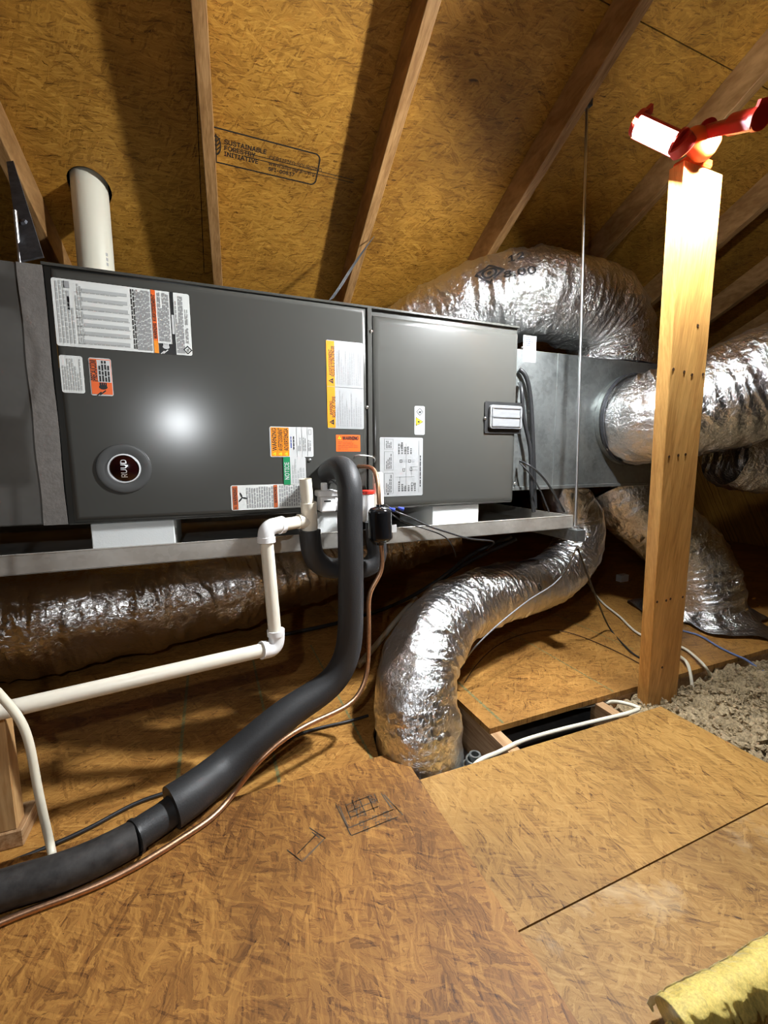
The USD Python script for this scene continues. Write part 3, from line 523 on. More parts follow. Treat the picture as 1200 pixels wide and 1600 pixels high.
s = Sticker('wiring_diagram', ((593, 683), (661, 684), (660, 774), (594, 776)), 'white_door', 'white wiring diagram sheet on the square door')
for (u0, v0, u1, v1) in ((0.1, 0.8, 0.3, 0.97), (0.1, 0.45, 0.3, 0.76), (0.1, 0.05, 0.3, 0.4)):
    b_ = sbox(s.U(u0), s.V(v0), s.U(u1), s.V(v1)); s.poly(b_.difference(b_.buffer(-0.0006)), 'ink_soft'); s.lines(u0 + 0.03, v0 + 0.02, u1 - 0.03, v1 - 0.03, 4, 'ink_soft', full=0.4)
for u0, v0, u1, v1 in ((0.45, 0.585, 0.8, 0.588), (0.45, 0.615, 0.8, 0.618), (0.68, 0.44, 0.88, 0.443), (0.68, 0.5, 0.88, 0.503), (0.72, 0.35, 0.722, 0.52), (0.35, 0.33, 0.8, 0.333), (0.45, 0.15, 0.452, 0.33), (0.9, 0.05, 0.903, 0.95), (0.6, 0.1, 0.603, 0.9)): s.band(u0, v0, u1, v1, 'ink_soft')
for u, v in ((0.48, 0.6), (0.68, 0.6), (0.55, 0.45), (0.5, 0.86), (0.62, 0.8), (0.55, 0.12), (0.75, 0.2), (0.72, 0.46)):
    b_ = sbox(s.U(u) - 0.004, s.V(v) - 0.005, s.U(u) + 0.004, s.V(v) + 0.005); s.poly(b_.difference(b_.buffer(-0.0008)), 'ink')
s.lines(0.4, 0.72, 0.75, 0.95, 5, 'ink_soft', full=0.1, word=(0.003, 0.009)); s.lines(0.92, 0.15, 0.96, 0.7, 1, 'ink'); s.lines(0.4, 0.08, 0.85, 0.28, 6, 'ink_soft', full=0.1, word=(0.003, 0.008)); s.poly(Point(s.U(0.18), s.V(0.045)).buffer(0.003), 'ink'); s.done()

# badge
bc = at_y(194.5, 732, CY); bp = (bc[0], CY, bc[2]); AF = frame(bp, (1, 0, 0), (0, 0, 1), (0, -1, 0))
g = trimesh.creation.revolve(np.array([[0.062, -0.001], [0.0635, 0.0015], [0.0625, 0.003], [0.058, 0.004], [0.04, 0.003], [0.037, 0.002]]), sections=64); g.apply_transform(AF)
bd = obj('badge', g, M['cabinet_dark'], ah, smooth=30, label='round maker badge with a dark red domed centre')
g = trimesh.creation.revolve(np.array([[0.033, 0.002], [0.0345, 0.0055], [0.037, 0.0055], [0.0385, 0.002]]), sections=64); g.apply_transform(AF); obj('chrome_ring', g, M['chrome'], bd, smooth=50)
g = trimesh.creation.revolve(np.array([[0.0, 0.0105], [0.012, 0.0096], [0.024, 0.0072], [0.0335, 0.003]]), sections=48); g.apply_transform(AF); obj('dome', g, M['badge'], bd, smooth=True)
g = meshkit.text_mesh('RUUD', 0.013, 0.002, True); p = np.array(g.vertices); p[:, :2] -= (p[:, :2].min(0) + p[:, :2].max(0)) / 2; p[:, 0] *= 0.046 / np.ptp(p[:, 0])
dz = 0.0105 - 6.0 * (p[:, 0] ** 2 + p[:, 1] ** 2) - 0.001; obj('lettering', trimesh.Trimesh(np.stack([bp[0] - p[:, 1], CY - dz - p[:, 2], bp[2] + p[:, 0]], 1), g.faces, process=False), M['chrome'], bd)

# breaker window
q = [at_y(*a, CY) for a in ((757, 627), (813, 630), (811, 678), (753, 677))]
wx0, wx1, wz1, wz0 = q[0][0], q[1][0], (q[0][2] + q[1][2]) / 2, (q[2][2] + q[3][2]) / 2
def rr(x0, z0, x1, z1, r): return sbox(x0, z0, x1, z1).buffer(-r).buffer(r, 5)
def front(pl, h, y): return extr(pl, h, frame((0, y, 0), (1, 0, 0), (0, 0, 1), (0, -1, 0)))
iw = (wx0 + 0.016, wz0 + 0.017, wx1 - 0.001, wz1 - 0.012)
wn = obj('breaker_window', front(rr(wx0, wz0, wx1 + 0.004, wz1, 0.006).difference(rr(*iw, 0.01)), 0.004, CY), M['ink'], ah, label='black framed breaker window with a clear cover')
obj('breaker', cat([front(rr(iw[0] + 0.004, iw[1] + 0.004, iw[2] - 0.004, iw[3] - 0.004, 0.004), 0.001, CY), front(sbox(iw[0] + 0.012, iw[1] + 0.012, iw[0] + 0.036, iw[1] + 0.03), 0.006, CY), front(sbox(iw[0] + 0.042, iw[1] + 0.012, iw[0] + 0.062, iw[1] + 0.03), 0.006, CY),
    front(sbox(iw[0] + 0.012, iw[1] + 0.04, iw[2] - 0.012, iw[3] - 0.012), 0.004, CY)]), M['white_door'], wn)
def cover():
    a = rr(*iw, 0.01); b = a.buffer(-0.007); c = a.buffer(-0.011)
    g = [front(a.difference(a.buffer(-0.0015)), 0.014, CY), front(a.buffer(-0.0012), 0.0015, CY - 0.013)]
    g += [front(b.difference(c), 0.003, CY - 0.0145), front(sbox(iw[0] + 0.008, (iw[1] + iw[3]) / 2 - 0.002, iw[2] - 0.006, (iw[1] + iw[3]) / 2 + 0.003), 0.003, CY - 0.0145)]
    return cat(g)
obj('cover', cover(), M['clear'], wn)
screw(wx0 + 0.002, (wz0 + wz1) / 2 - 0.004, CY - 0.004, 0.006, wn)

# ---------------------------------------------------------------- return plenum at the left with foil tape, and the supply plenum at the right
rp = thing('return_plenum', 'dull grey sheet metal return plenum joined to the left cabinet end', 'duct box')
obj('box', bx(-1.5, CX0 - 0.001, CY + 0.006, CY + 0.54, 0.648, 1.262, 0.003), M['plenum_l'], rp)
tp = []
for z in np.arange(0.645, 1.262, 0.02):
    w = 0.055 + 0.006 * math.sin(z * 37); tp.append(z)
gp = Polygon([(CX0 - 0.045 - 0.0012 * math.sin(z * 31 + 1), z) for z in np.linspace(0.646, 1.262, 30)] + [(CX0 + 0.004 + 0.001 * math.sin(z * 23), z) for z in np.linspace(1.262, 0.646, 30)])
obj('joint_tape', extr(gp, 0.0012, frame((0, CY + 0.0058, 0), (1, 0, 0), (0, 0, 1), (0, -1, 0))), plain('dull_tape', (0.17, 0.155, 0.14), 0.45, 0.1, bump=0.5, bscale=60, vary=0.12), rp, label='crinkled tape over the joint')
PY = 1.36; PX1 = 2.12; PZ0, PZ1 = 0.692, 1.214
sp = thing('supply_plenum', 'galvanized sheet metal supply plenum right of the cabinet', 'duct box')
obj('box', bx(CX1 + 0.002, PX1, PY, PY + 0.46, PZ0, PZ1, 0.002), M['galv'], sp)
obj('seam', bx(1.29, 1.296, PY - 0.002, PY, PZ0, PZ1), M['galv'], sp)
obj('bottom_flange', bx(CX1 + 0.002, PX1, PY - 0.004, PY + 0.02, PZ0 - 0.012, PZ0 + 0.002, 0.001), M['galv'], sp)
s = Sticker('specification_sticker', ((818, 523), (838.5, 526), (836.5, 567), (816, 565)), 'white_door', 'white data sticker at the top left of the plenum', parent=sp, y=PY, r=0.001)
s.lines(0.2, 0.6, 0.85, 0.95, 5, 'ink_blue', False, full=0.2); s.lines(0.15, 0.1, 0.55, 0.45, 5, 'ink_grey', False, full=0.2); s.done()

# ---------------------------------------------------------------- drain pan, foam blocks, strut, rods
FY = 1.205
dp = thing('drain_pan', 'long galvanized drain pan hung under the air handler', 'drain pan')
pz1a, pz0a = at_y(0, 874, FY)[2], at_y(0, 904, FY)[2]; pz1b, pz0b = at_y(896, 803, FY)[2], at_y(896, 823, FY)[2]
def sheared(g, x0=-0.45, x1=1.25):
    v = np.array(g.vertices); v[:, 2] += (v[:, 0] - x0) / (x1 - x0) * 0.004; return trimesh.Trimesh(v, g.faces, process=False)
pz0, pz1 = (pz0a + pz0b) / 2, (pz1a + pz1b) / 2; PXR = at_y(896, 810, FY)[0]; PXL = -1.45
obj('front_rim', bx(PXL, PXR, FY, FY + 0.0025, pz0, pz1, 0.0008), M['galv_pan'], dp)
obj('front_lip', bx(PXL, PXR, FY - 0.0005, FY + 0.008, pz1 - 0.001, pz1 + 0.0018, 0.0006), M['galv_pan'], dp)
obj('right_rim', bx(PXR - 0.0025, PXR, FY, FY + 0.72, pz0, pz1, 0.0008), M['galv_pan'], dp)
obj('back_rim', bx(PXL, PXR, FY + 0.7175, FY + 0.72, pz0, pz1, 0.0008), M['galv_pan'], dp)
obj('pan_floor', bx(PXL, PXR, FY, FY + 0.72, pz0, pz0 + 0.002), M['galv_pan'], dp)
for (px0, px1, py), lab in zip(((141, 272, 818), (488, 527, 800), (676, 748, 790)), ('white foam block under the left half of the cabinet', 'white foam block under the drain fittings, half hidden by the black hose', 'white foam block under the square door')):
    a, b = at_y(px0, py, CY + 0.02), at_y(px1, py, CY + 0.02)
    obj('foam_block', bx(a[0], b[0], CY + 0.02, CY + 0.30, pz0 + 0.0025, CZ0 - 0.0003, 0.002), M['styro'], label=lab, cat='foam block', group='white foam blocks under the cabinet')
st = thing('support_strut', 'galvanized channel strut under the right end of the pan', 'strut')
sx = at_y(899, 838, 1.19)[0]
prof = sbox(sx - 0.02, pz0 - 0.045, sx + 0.02, pz0 - 0.003); prof = prof.difference(sbox(sx - 0.017, pz0 - 0.046, sx + 0.017, pz0 - 0.006))
g = extr(prof, 0.78, frame((0, 1.165 + 0.78, 0), (1, 0, 0), (0, 0, 1), (0, -1, 0))); obj('channel', g, M['galv'], st)
obj('end_cap', bx(sx - 0.0195, sx + 0.0195, 1.163, 1.168, pz0 - 0.0445, pz0 - 0.0035), M['cabinet_dark'], st)
hr = thing('hanger_rod', 'thin zinc threaded rod from a rafter to the strut, right of the cabinet', 'rod')
rt = at_y(917, 166, 1.262)
rb = np.array([sx, 1.19, pz0 - 0.05])
obj('rod', tube([rb, rt + np.array([0, 0, 0.02])], 0.0048, k=10, straight=True), M['zinc'], hr, smooth=True)
hexn = lambda c, r, h: (lambda g: (g.apply_translation(c), g)[1])(trimesh.creation.cylinder(r, h, sections=6))
obj('nut', hexn((sx, 1.19, pz0 + 0.004), 0.011, 0.01), M['zinc'], hr); obj('washer', hexn((sx, 1.19, pz0 - 0.001), 0.017, 0.003), M['zinc'], hr)
obj('bracket', bx(rt[0] - 0.012, rt[0] + 0.012, rt[1] - 0.015, rt[1] + 0.015, rt[2] - 0.004, rt[2] + 0.02, 0.001), M['strap_metal'], hr)
# left angle strap and small rod
ls = thing('angle_strap', 'dark steel angle strap from the leftmost rafter to the plenum corner', 'strap')
s0, s1 = at_y(14, 252, 1.52), at_y(50, 404, 1.287)
dv = (s1 - s0) / np.linalg.norm(s1 - s0); sidev = np.cross(dv, np.array([0, 1.0, 0.25])); sidev /= np.linalg.norm(sidev); nv = np.cross(sidev, dv); Ls = np.linalg.norm(s1 - s0)
Tst = frame(s0, sidev, dv, nv)
pl = Polygon([(-0.006, 0), (0.010, 0.0), (0.024, Ls), (-0.024, Ls)]).difference(Point(0.0, Ls * 0.66).buffer(0.006))
obj('plate', extr(pl, 0.004, Tst), M['strap_metal'], ls)
g = trimesh.creation.revolve(np.array([[0, 0.006], [0.008, 0.005], [0.01, 0.0]]), sections=6); g.apply_transform(Tst @ frame((0, Ls * 0.66, 0.004), (1, 0, 0), (0, 1, 0), (0, 0, 1))); obj('bolt', g, M['strap_metal'], ls)
g = trimesh.creation.revolve(np.array([[0, 0.006], [0.008, 0.005], [0.01, 0.0]]), sections=6); g.apply_transform(Tst @ frame((0, Ls * 0.66, 0.0), (1, 0, 0), (0, -1, 0), (0, 0, -1))); obj('bolt', g, M['strap_metal'], ls)
a, b = at_y(31, 372, 1.33), at_y(32, 415, 1.33)
obj('hanger_rod', tube([b - np.array([0, 0, 0.03]), np.array([b[0], b[1], a[2] + 0.06])], 0.0045, k=10, straight=True), M['zinc'], label='short zinc rod just left of the dark angle strap', cat='rod')

# ---------------------------------------------------------------- foil ducts
def duct(name, pts, r, seed, label, m_='foil', k=128, step=0.005, amp=1.0, caps=False):
    p, s = spline(pts, step); n = len(p); th = np.arange(k) / k * 2 * np.pi; S, T = np.meshgrid(s, th, indexing='ij')
    rr_ = np.array([r(x / s[-1]) for x in s]) if callable(r) else np.full(n, float(r)); R = np.repeat(rr_[:, None], k, 1)
    c, sn = np.cos(T), np.sin(T); q = R.mean() / 0.2
    ridge = lambda P, sd: 1 - np.abs(2 * meshkit.noise(P, sd) - 1)
    sw = S + 0.03 * (meshkit.noise(np.stack([c * 1.5, sn * 1.5, S * 4], -1), seed + 9) - 0.5) * 2
    f1 = ridge(np.stack([sw / 0.021, c * 1.6 * q + 7, sn * 1.6 * q], -1), seed) ** 2.2
    f2 = ridge(np.stack([sw / 0.043 + c * 0.5, c * 1.2 * q + 3, sn * 1.2 * q], -1), seed + 1) ** 2
    f3 = meshkit.fbm(np.stack([S / 0.13, c * 1.5 * q, sn * 1.5 * q], -1), 3, seed + 2) - 0.5
    f4 = ridge(np.stack([S / 0.016, T * R / 0.028, 0 * S + seed], -1), seed + 4) * np.minimum(1, 4 * np.minimum(T, 2 * np.pi - T))
    gate = np.clip((meshkit.noise(np.stack([S / 0.09, c * 2, sn * 2], -1), seed + 6) - 0.25) * 1.8, 0.15, 1)
    R = R + amp * (0.0115 * f1 * gate + 0.012 * f2 * gate + 0.022 * f3 + 0.0036 * f4 + 0.0012 * np.sin(2 * np.pi * (S / 0.05) + T)) - 0.01 * amp
    t = thing(name, label, 'duct', 'foil flex ducts') if label else None
    return t, grid_tube(p, R, caps), p
GC = np.array([0, 0, 0.81])
# under the pan, along the floor
t, g, pa = duct('flex_duct', [(-1.6, 1.80, 0.215), (-0.9, 1.86, 0.215), (-0.35, 1.92, 0.22), (0.1, 2.0, 0.24), (0.5, 2.1, 0.29), (0.9, 2.15, 0.36), (1.25, 2.05, 0.45)], lambda u: 0.205 - 0.035 * u, 11, 'wide foil flex duct lying on the floor under the drain pan')
obj('foil_jacket', g, M['foil_soft'], t, smooth=True)
# from the plenum into the floor hole
B = [(1.60, 1.60, PZ0 - 0.026), (1.605, 1.60, PZ0 - 0.07), at_y(905, 815, 1.585), at_y(892, 875, 1.53), at_y(845, 910, 1.47), at_y(790, 925, 1.40), at_y(715, 955, 1.29), at_y(668, 1010, 1.165), at_y(650, 1080, 1.075), at_y(655, 1150, 1.02), (0.51, 0.985, -0.158)]
t, g, pb = duct('flex_duct', B, lambda u: 0.112 + 0.012 * u, 23, 'narrow foil flex duct curving down into the floor hole', m_='foil', k=112, step=0.004, amp=0.62)
obj('foil_jacket', g, M['foil'], t, smooth=True)
def on_duct(shape, mesh, p, px, py, size_turn, parent, flip=False):
    """Ink on a duct: SHAPE (flat, x along the duct) is wrapped on the jacket where the ray through the pixel meets it."""
    V = np.array(mesh.vertices); k = 0; tt, a_, b_ = frames(p); n = len(p); kk = (len(V)) // n; W_ = V[:n * kk].reshape(n, kk, 3)
    z = (W_ - EYE) @ FWD; X = 600 + FPX * ((W_ - EYE) @ RT) / z; Y = 800 - FPX * ((W_ - EYE) @ UP) / z
    out_ = W_ - p[:, None]; face = np.einsum('ijk,ijk->ij', out_, EYE - W_) > 0
    i, j = np.unravel_index(np.argmin((X - px) ** 2 + (Y - py) ** 2 + 1e6 * ~face), X.shape); st = np.linalg.norm(p[1] - p[0]); R0 = np.linalg.norm(out_[i, j])
    v = np.array(shape.vertices); v[:, :2] -= (v[:, :2].min(0) + v[:, :2].max(0)) / 2
    F_ = np.array(shape.faces)
    if flip: v[:, 0] *= -1; F_ = F_[:, ::-1]
    fi = np.clip(i + v[:, 0] / st, 0, n - 1.01); fj = (j + v[:, 1] / (R0 * 2 * np.pi / kk)) % kk
    i0, j0 = fi.astype(int), fj.astype(int); u, w = (fi - i0)[:, None], (fj - j0)[:, None]; j1 = (j0 + 1) % kk
    q = (W_[i0, j0] * (1 - u) + W_[i0 + 1, j0] * u) * (1 - w) + (W_[i0, j1] * (1 - u) + W_[i0 + 1, j1] * u) * w
    c = p[i0]; d = q - c; d /= np.linalg.norm(d, axis=1, keepdims=True); q = q + d * (0.0012 + v[:, 2:3])
    obj('duct_print', trimesh.Trimesh(q, F_, process=False), M['ink'], parent)
def fine(g): return g.subdivide_to_size(0.012) if hasattr(g, 'subdivide_to_size') else g
on_duct(fine(meshkit.text_mesh('6', 0.03, 0.0006, True)), g, pb, 843, 918, 0, t, True)
# over the cabinet top
C = [(1.85, 1.60, 1.235), (1.85, 1.60, 1.33), (1.80, 1.60, 1.45), (1.62, 1.60, 1.515), (1.40, 1.62, 1.525), (1.17, 1.78, 1.497), (0.93, 2.05, 1.37), (0.7, 2.25, 1.24), (0.35, 2.5, 1.05), (0.0, 2.8, 0.88)]
t, g, pc_ = duct('flex_duct', C, lambda u: 0.196 - 0.02 * u, 37, 'large foil flex duct resting on the cabinet top below the rafters', amp=0.9)
obj('foil_jacket', g, M['foil_dull'], t, smooth=True); duct_c = t
on_duct(fine(meshkit.text_mesh('12', 0.03, 0.0006, True)), g, pc_, 806, 401, 0, t, True)
on_duct(fine(meshkit.text_mesh('8.00', 0.032, 0.0006, True)), g, pc_, 812, 425, 0, t, True)
_d = Polygon([(-0.05, 0), (0, 0.05), (0.05, 0), (0, -0.05)]); _c = Point(0, 0).buffer(0.026)
on_duct(fine(extr(unary_union([_d.difference(_d.buffer(-0.008)), _c.difference(_c.buffer(-0.008)), Point(0, 0).buffer(0.008)]), 0.0006)), g, pc_, 765, 426, 0, t)
# branch from the plenum front to the right
D = [(1.69, PY - 0.012, 0.965), (1.70, 1.29, 0.967), (1.76, 1.20, 0.985), (1.86, 1.10, 1.03), (2.02, 0.98, 1.10), (2.25, 0.88, 1.15), (2.6, 0.78, 1.17), (3.0, 0.7, 1.12)]
t, g, pd = duct('flex_duct', D, lambda u: 0.18 + 0.05 * min(1, u * 2.2), 41, 'big foil flex duct leaving the plenum front, passing behind the post', amp=0.8)
obj('foil_jacket', g, M['foil'], t, smooth=True)
obj('collar', cyl((1.69, PY - 0.0005, 0.965), (1.69, PY - 0.022, 0.965), 0.19, 56), M['galv'], t, smooth=40)
obj('collar_strap', ring((1.692, PY - 0.026, 0.966), (0.06, -1, 0), 0.188, 0.014, 0.006, 56), M['strap_metal'], t, smooth=40)
# from the plenum bottom to the floor at the right
Ee = [(1.945, 1.60, PZ0 - 0.03), (1.965, 1.58, 0.62), (2.05, 1.53, 0.52), (2.16, 1.46, 0.42), (2.26, 1.40, 0.28), (2.30, 1.36, 0.12), (2.31, 1.35, 0.004)]
t, g, pe = duct('flex_duct', Ee, lambda u: 0.165 + 0.02 * u, 53, 'dark foil flex duct falling from the plenum to the floor behind the post', amp=0.8)
obj('foil_jacket', g, M['foil'], t, smooth=True)
th = np.linspace(0, 2 * np.pi, 120, endpoint=False); rngs = []
for q in np.linspace(0, 1, 16):
    rad = 0.17 + q * (0.13 + 0.05 * np.sin(3 * th + 1) + 0.03 * np.sin(7 * th)); z = 0.075 * (1 - q) ** 2 + 0.006 + 0.022 * (meshkit.noise(np.stack([np.cos(th) * 6 + q * 5, np.sin(th) * 6, 0 * th + q * 4], -1), 3))
    rngs.append(np.stack([2.31 + rad * np.cos(th), 1.34 + rad * 0.92 * np.sin(th), z], 1))
v = np.vstack(rngs); k = 120; i = np.arange(15)[:, None] * k; j = np.arange(k)[None]; j2 = (j + 1) % k
f = np.concatenate([np.stack([i + j, i + k + j, i + k + j2], -1).reshape(-1, 3), np.stack([i + j, i + k + j2, i + j2], -1).reshape(-1, 3)])
obj('foil_skirt', trimesh.Trimesh(v, f, process=False), M['foil_tape'], t, smooth=60, label='crumpled foil skirt taped down to the floor')
# a further duct at the right with a black strap
Fp = [(2.28, 1.30, 0.80), (2.42, 1.24, 0.78), (2.58, 1.15, 0.77), (2.8, 1.05, 0.76), (3.2, 0.95, 0.74)]
t, g, pf = duct('flex_duct', Fp, lambda u: 0.135 + 0.02 * math.sin(u * 5), 61, 'foil flex duct at the right edge with a black strap round it', amp=0.8)
obj('foil_jacket', g, M['foil_dull'], t, smooth=True)
tt_, _, _ = frames(pf); ii = int(len(pf) * 0.30); obj('black_strap', ring(pf[ii], tt_[ii], 0.155, 0.035, 0.006, 48), M['rubber'], t, smooth=40)

# ---------------------------------------------------------------- post and clamp light
KP = 1.1
top = EYE + KP * np.array([1.033, 0.728, 0.666]); bot = EYE + KP * np.array([1.222, 0.846, -0.757]); axis = (bot - top) / np.linalg.norm(bot - top)
ext = (-0.158 - bot[2]) / axis[2]; foot = bot + axis * ext
post = thing('post', 'upright wooden post of golden lumber carrying the clamp light', 'post')
W, D_ = 0.152, 0.04
def post_pt(u, v, t): return top + (foot - top) * t + np.array([u, v, 0.0])
pl = sbox(0, 0, W, D_).buffer(-0.003).buffer(0.003, 3); g = extr(pl, 1.0); v = np.array(g.vertices)
g = trimesh.Trimesh(top + v[:, 2:3] * (foot - top) + np.stack([v[:, 0], v[:, 1], 0 * v[:, 0]], 1), g.faces, process=False)
obj('board', g, M['post'], post, smooth=30)
Lp = np.linalg.norm(foot - top)
def post_t(py):  # share of the height met by a picture row on the near corner
    return min(np.linspace(0, 1, 400), key=lambda t: abs((lambda P: 800 - FPX * ((P - EYE) @ UP) / ((P - EYE) @ FWD))(post_pt(0.07, 0, t)) - py))
for py, us in ((580, (0.012, 0.058, 0.092, 0.14)), (713, (0.02, 0.06, 0.092)), (938, (0.012, 0.055, 0.075, 0.135)), (510, (0.10,)), (1040, (0.06,))):
    t_ = post_t(py)
    for u in us:
        g = trimesh.creation.cylinder(0.0042, 0.0016, sections=10); P = post_pt(u, -0.0003, t_ + rng.uniform(-0.004, 0.004)); g.apply_transform(frame(P, (1, 0, 0), (0, 0, 1), (0, -1, 0))); obj('nail', g, M['nail'], post)

cl = thing('clamp_light', 'red and orange two-winged clamp light glowing on the post top', 'work light')
hub = at_y(1092, 224, 0.775)
def wing(name_lens, o, d, back, L, r, curl, part, lab):
    """One folding wing: a lit half-round bar in a red shell. d: along the wing, back: away from the lit side."""
    d = np.array(d, float); d /= np.linalg.norm(d); back = np.array(back, float); back -= d * (back @ d); back /= np.linalg.norm(back); sdv = np.cross(d, back); o = np.array(o, float)
    n = 14; ks = 22; lens, shell = [], []
    lp = sbox(-r * 1.0, -r * 0.72, r * 0.95, -r * 0.12).buffer(-r * 0.15).buffer(r * 0.15)
    g = extr(lp.buffer(0.0005), (L - 0.012) * part, frame(o + d * 0.006, sdv, back, d)); lens.append(g)
    outer = affinity.scale(Point(0, 0).buffer(r * 1.12, 12), 1, 0.55).union(sbox(0, -r * 0.76, r * 1.12, 0)).intersection(sbox(-2 * r, -r * 0.76, 2 * r, 2 * r))
    op = outer.difference(sbox(-r * 1.3, -r, r * 1.0, -r * 0.08))
    shell.append(extr(op.buffer(0), L, frame(o, sdv, back, d)))
    if part < 1: shell.append(extr(Polygon([(r * math.cos(a), r * math.sin(a)) for a in np.linspace(0, 2 * math.pi, 28)]), L * (1 - part), frame(o + d * L * part, sdv, back, d)))
    endp = Polygon([(r * 1.12 * math.cos(a), r * 1.12 * math.sin(a)) for a in np.linspace(0, 2 * math.pi, 28)])
    shell.append(extr(endp, 0.012, frame(o + d * (L - 0.012), sdv, back, d))); shell.append(extr(endp, 0.006, frame(o, sdv, back, d)))
    fin = Polygon([(-r * 0.7, r * 0.6), (r * 0.7, r * 0.6), (r * 0.45, r * (1.2 + curl)), (-r * 0.45, r * (1.2 + curl))]); shell.append(extr(fin, 0.008, frame(o + d * (L - 0.008), sdv, back, d)))
    w_ = obj('wing', cat(shell), M['red_plastic'], cl, smooth=35, label=lab); obj('lens', cat(lens), M['lens' if part == 1 else 'lens_low'], w_, smooth=35); return w_
lw_tip = at_y(996, 191, 0.855); lw_in = at_y(1062, 222, 0.775)
wing('l', lw_in, lw_tip - lw_in, (0.58, -0.62, 0.25), float(np.linalg.norm(lw_tip - lw_in)), 0.0245, 0.4, 1.0, 'left wing, lit side towards the cabinet')
rw_in = at_y(1104, 204, 0.765); rw_tip = at_y(1190, 183, 0.635)
wing('r', rw_in, rw_tip - rw_in, (-0.25, 0.1, 0.97), float(np.linalg.norm(rw_tip - rw_in)), 0.021, 0.3, 0.5, 'right wing, lit side towards the floor')
g = tm(m3.Manifold.batch_hull([m3.Manifold.sphere(0.027, 24).translate(list(hub + np.array([-0.018, 0.0, 0.004]))), m3.Manifold.sphere(0.03, 24).translate(list(hub + np.array([0.012, -0.004, -0.008]))), m3.Manifold.sphere(0.016, 24).translate(list(hub + np.array([0.045, -0.006, 0.012])))])); obj('hub', g, M['orange_plastic'], cl, smooth=True, label='orange hub')
obj('hinge', cyl(lw_in - np.array([0.004, 0, -0.002]), lw_in + np.array([0.02, 0.0, -0.012]), 0.027, 24, bev=0.003), M['red_plastic'], cl, smooth=35)
obj('clamp_jaw', bx(top[0] + 0.02, top[0] + 0.10, top[1] - 0.006, top[1] + 0.046, top[2] + 0.001, top[2] + 0.022, 0.004), M['orange_plastic'], cl)
g = meshkit.text_mesh('LP', 0.010, 0.001, True); v = np.array(g.vertices); v[:, :2] -= v[:, :2].mean(0); hf = hub + np.array([0.0, -0.031, -0.006]); obj('emblem', trimesh.Trimesh(np.stack([hf[0] + v[:, 0], hf[1] - v[:, 2], hf[2] + v[:, 1]], 1), g.faces, process=False), M['white_dull'], cl)

# ---------------------------------------------------------------- refrigerant lines
def seq(*a): return [at_y(x, y, d) for x, y, d in a]
hz = [(0.0, 0.033), (0.25, 0.034), (0.55, 0.036), (0.8, 0.043), (1.0, 0.046)]
hose = thing('suction_line', 'thick black foam sleeved refrigerant line looping down from the cabinet to the floor', 'pipe')
sleeve = [at_y(514, 738, CY - 0.008), at_y(514, 738, 1.262), at_y(515, 737.5, 1.235)] + seq((533, 731, 1.16), (545, 752, 1.11), (547, 800, 1.095), (548, 880, 1.09), (548, 960, 1.09), (541, 1025, 1.09), (515, 1068, 1.09), (460, 1107, 1.075), (405, 1152, 1.055), (350, 1200, 1.03)) + [at_z(300, 1240, 0.062), at_z(268, 1262, 0.06)]
obj('foam_sleeve', tube(sleeve, lambda u: float(np.interp(u, [a for a, _ in hz], [b for _, b in hz])), k=32, step=0.008), M['foam'], hose, smooth=50, label='thick upper foam sleeve')
lower = [at_z(285, 1252, 0.056), at_z(255, 1277, 0.05), at_z(225, 1297, 0.048), at_z(208, 1309, 0.048)]; obj('foam_sleeve', tube(lower, 0.031, k=28), M['foam'], hose, smooth=50, label='thinner foam sleeve coming out of the thick one')
low2 = [at_z(210, 1309, 0.048), at_z(150, 1340, 0.048), at_z(80, 1368, 0.048), at_z(0, 1392, 0.048)] + [np.array([-0.75, 0.80, 0.048]), np.array([-1.5, 0.6, 0.048]), np.array([-2.4, 0.4, 0.048])]
obj('worn_sleeve', tube(low2, lambda u: 0.033, k=28), M['foam_worn'], hose, smooth=50, label='dusty worn sleeve at the left edge')
obj('cable_tie', ring(at_z(212, 1307, 0.048), at_z(225, 1297, 0.048) - at_z(208, 1309, 0.048), 0.0335, 0.006, 0.002, 30), M['rubber'], hose, smooth=40)
cz = thing('liquid_line', 'thin bare copper line with a black drier, following the black hose', 'pipe')
cp = [at_y(560, 729, CY - 0.002), at_y(568, 729, 1.25)] + seq((580, 731, 1.19), (588, 744, 1.13), (591, 765, 1.108), (593, 795, 1.105)); obj('copper_tube', tube(cp, 0.0062, k=12, step=0.004), M['copper'], cz, smooth=True)
d0, d1 = at_y(592, 788, 1.105), at_y(594, 851, 1.105)
dr = trimesh.creation.revolve(np.array([[0, 0], [0.011, 0.0], [0.012, 0.006], [0.026, 0.010], [0.032, 0.016], [0.0335, 0.022], [0.0335, 0.088], [0.032, 0.094], [0.026, 0.1], [0.012, 0.104], [0.011, 0.11], [0, 0.11]]), sections=36)
Ld = d0[2] - d1[2]; dr.apply_scale([1, 1, Ld / 0.11]); dr.apply_translation(d1); obj('filter_drier', dr, M['black_gloss'], cz, smooth=35, label='glossy black filter drier')
cp2 = seq((595, 848, 1.105), (597, 880, 1.105), (592, 900, 1.105), (579, 925, 1.105), (576, 960, 1.105), (576, 1005, 1.10), (572, 1055, 1.09), (556, 1090, 1.07), (525, 1112, 1.045), (480, 1133, 1.01), (440, 1158, 0.985), (400, 1195, 0.97)) + [at_z(365, 1240, 0.035), at_z(335, 1274, 0.022), at_z(290, 1306, 0.021), at_z(215, 1352, 0.021), at_z(120, 1396, 0.021), at_z(0, 1442, 0.021)] + [np.array([-0.75, 0.72, 0.021]), np.array([-1.5, 0.52, 0.021]), np.array([-2.4, 0.32, 0.021])]
obj('copper_tube', tube(cp2, 0.0065, k=12, step=0.006), M['copper'], cz, smooth=True)

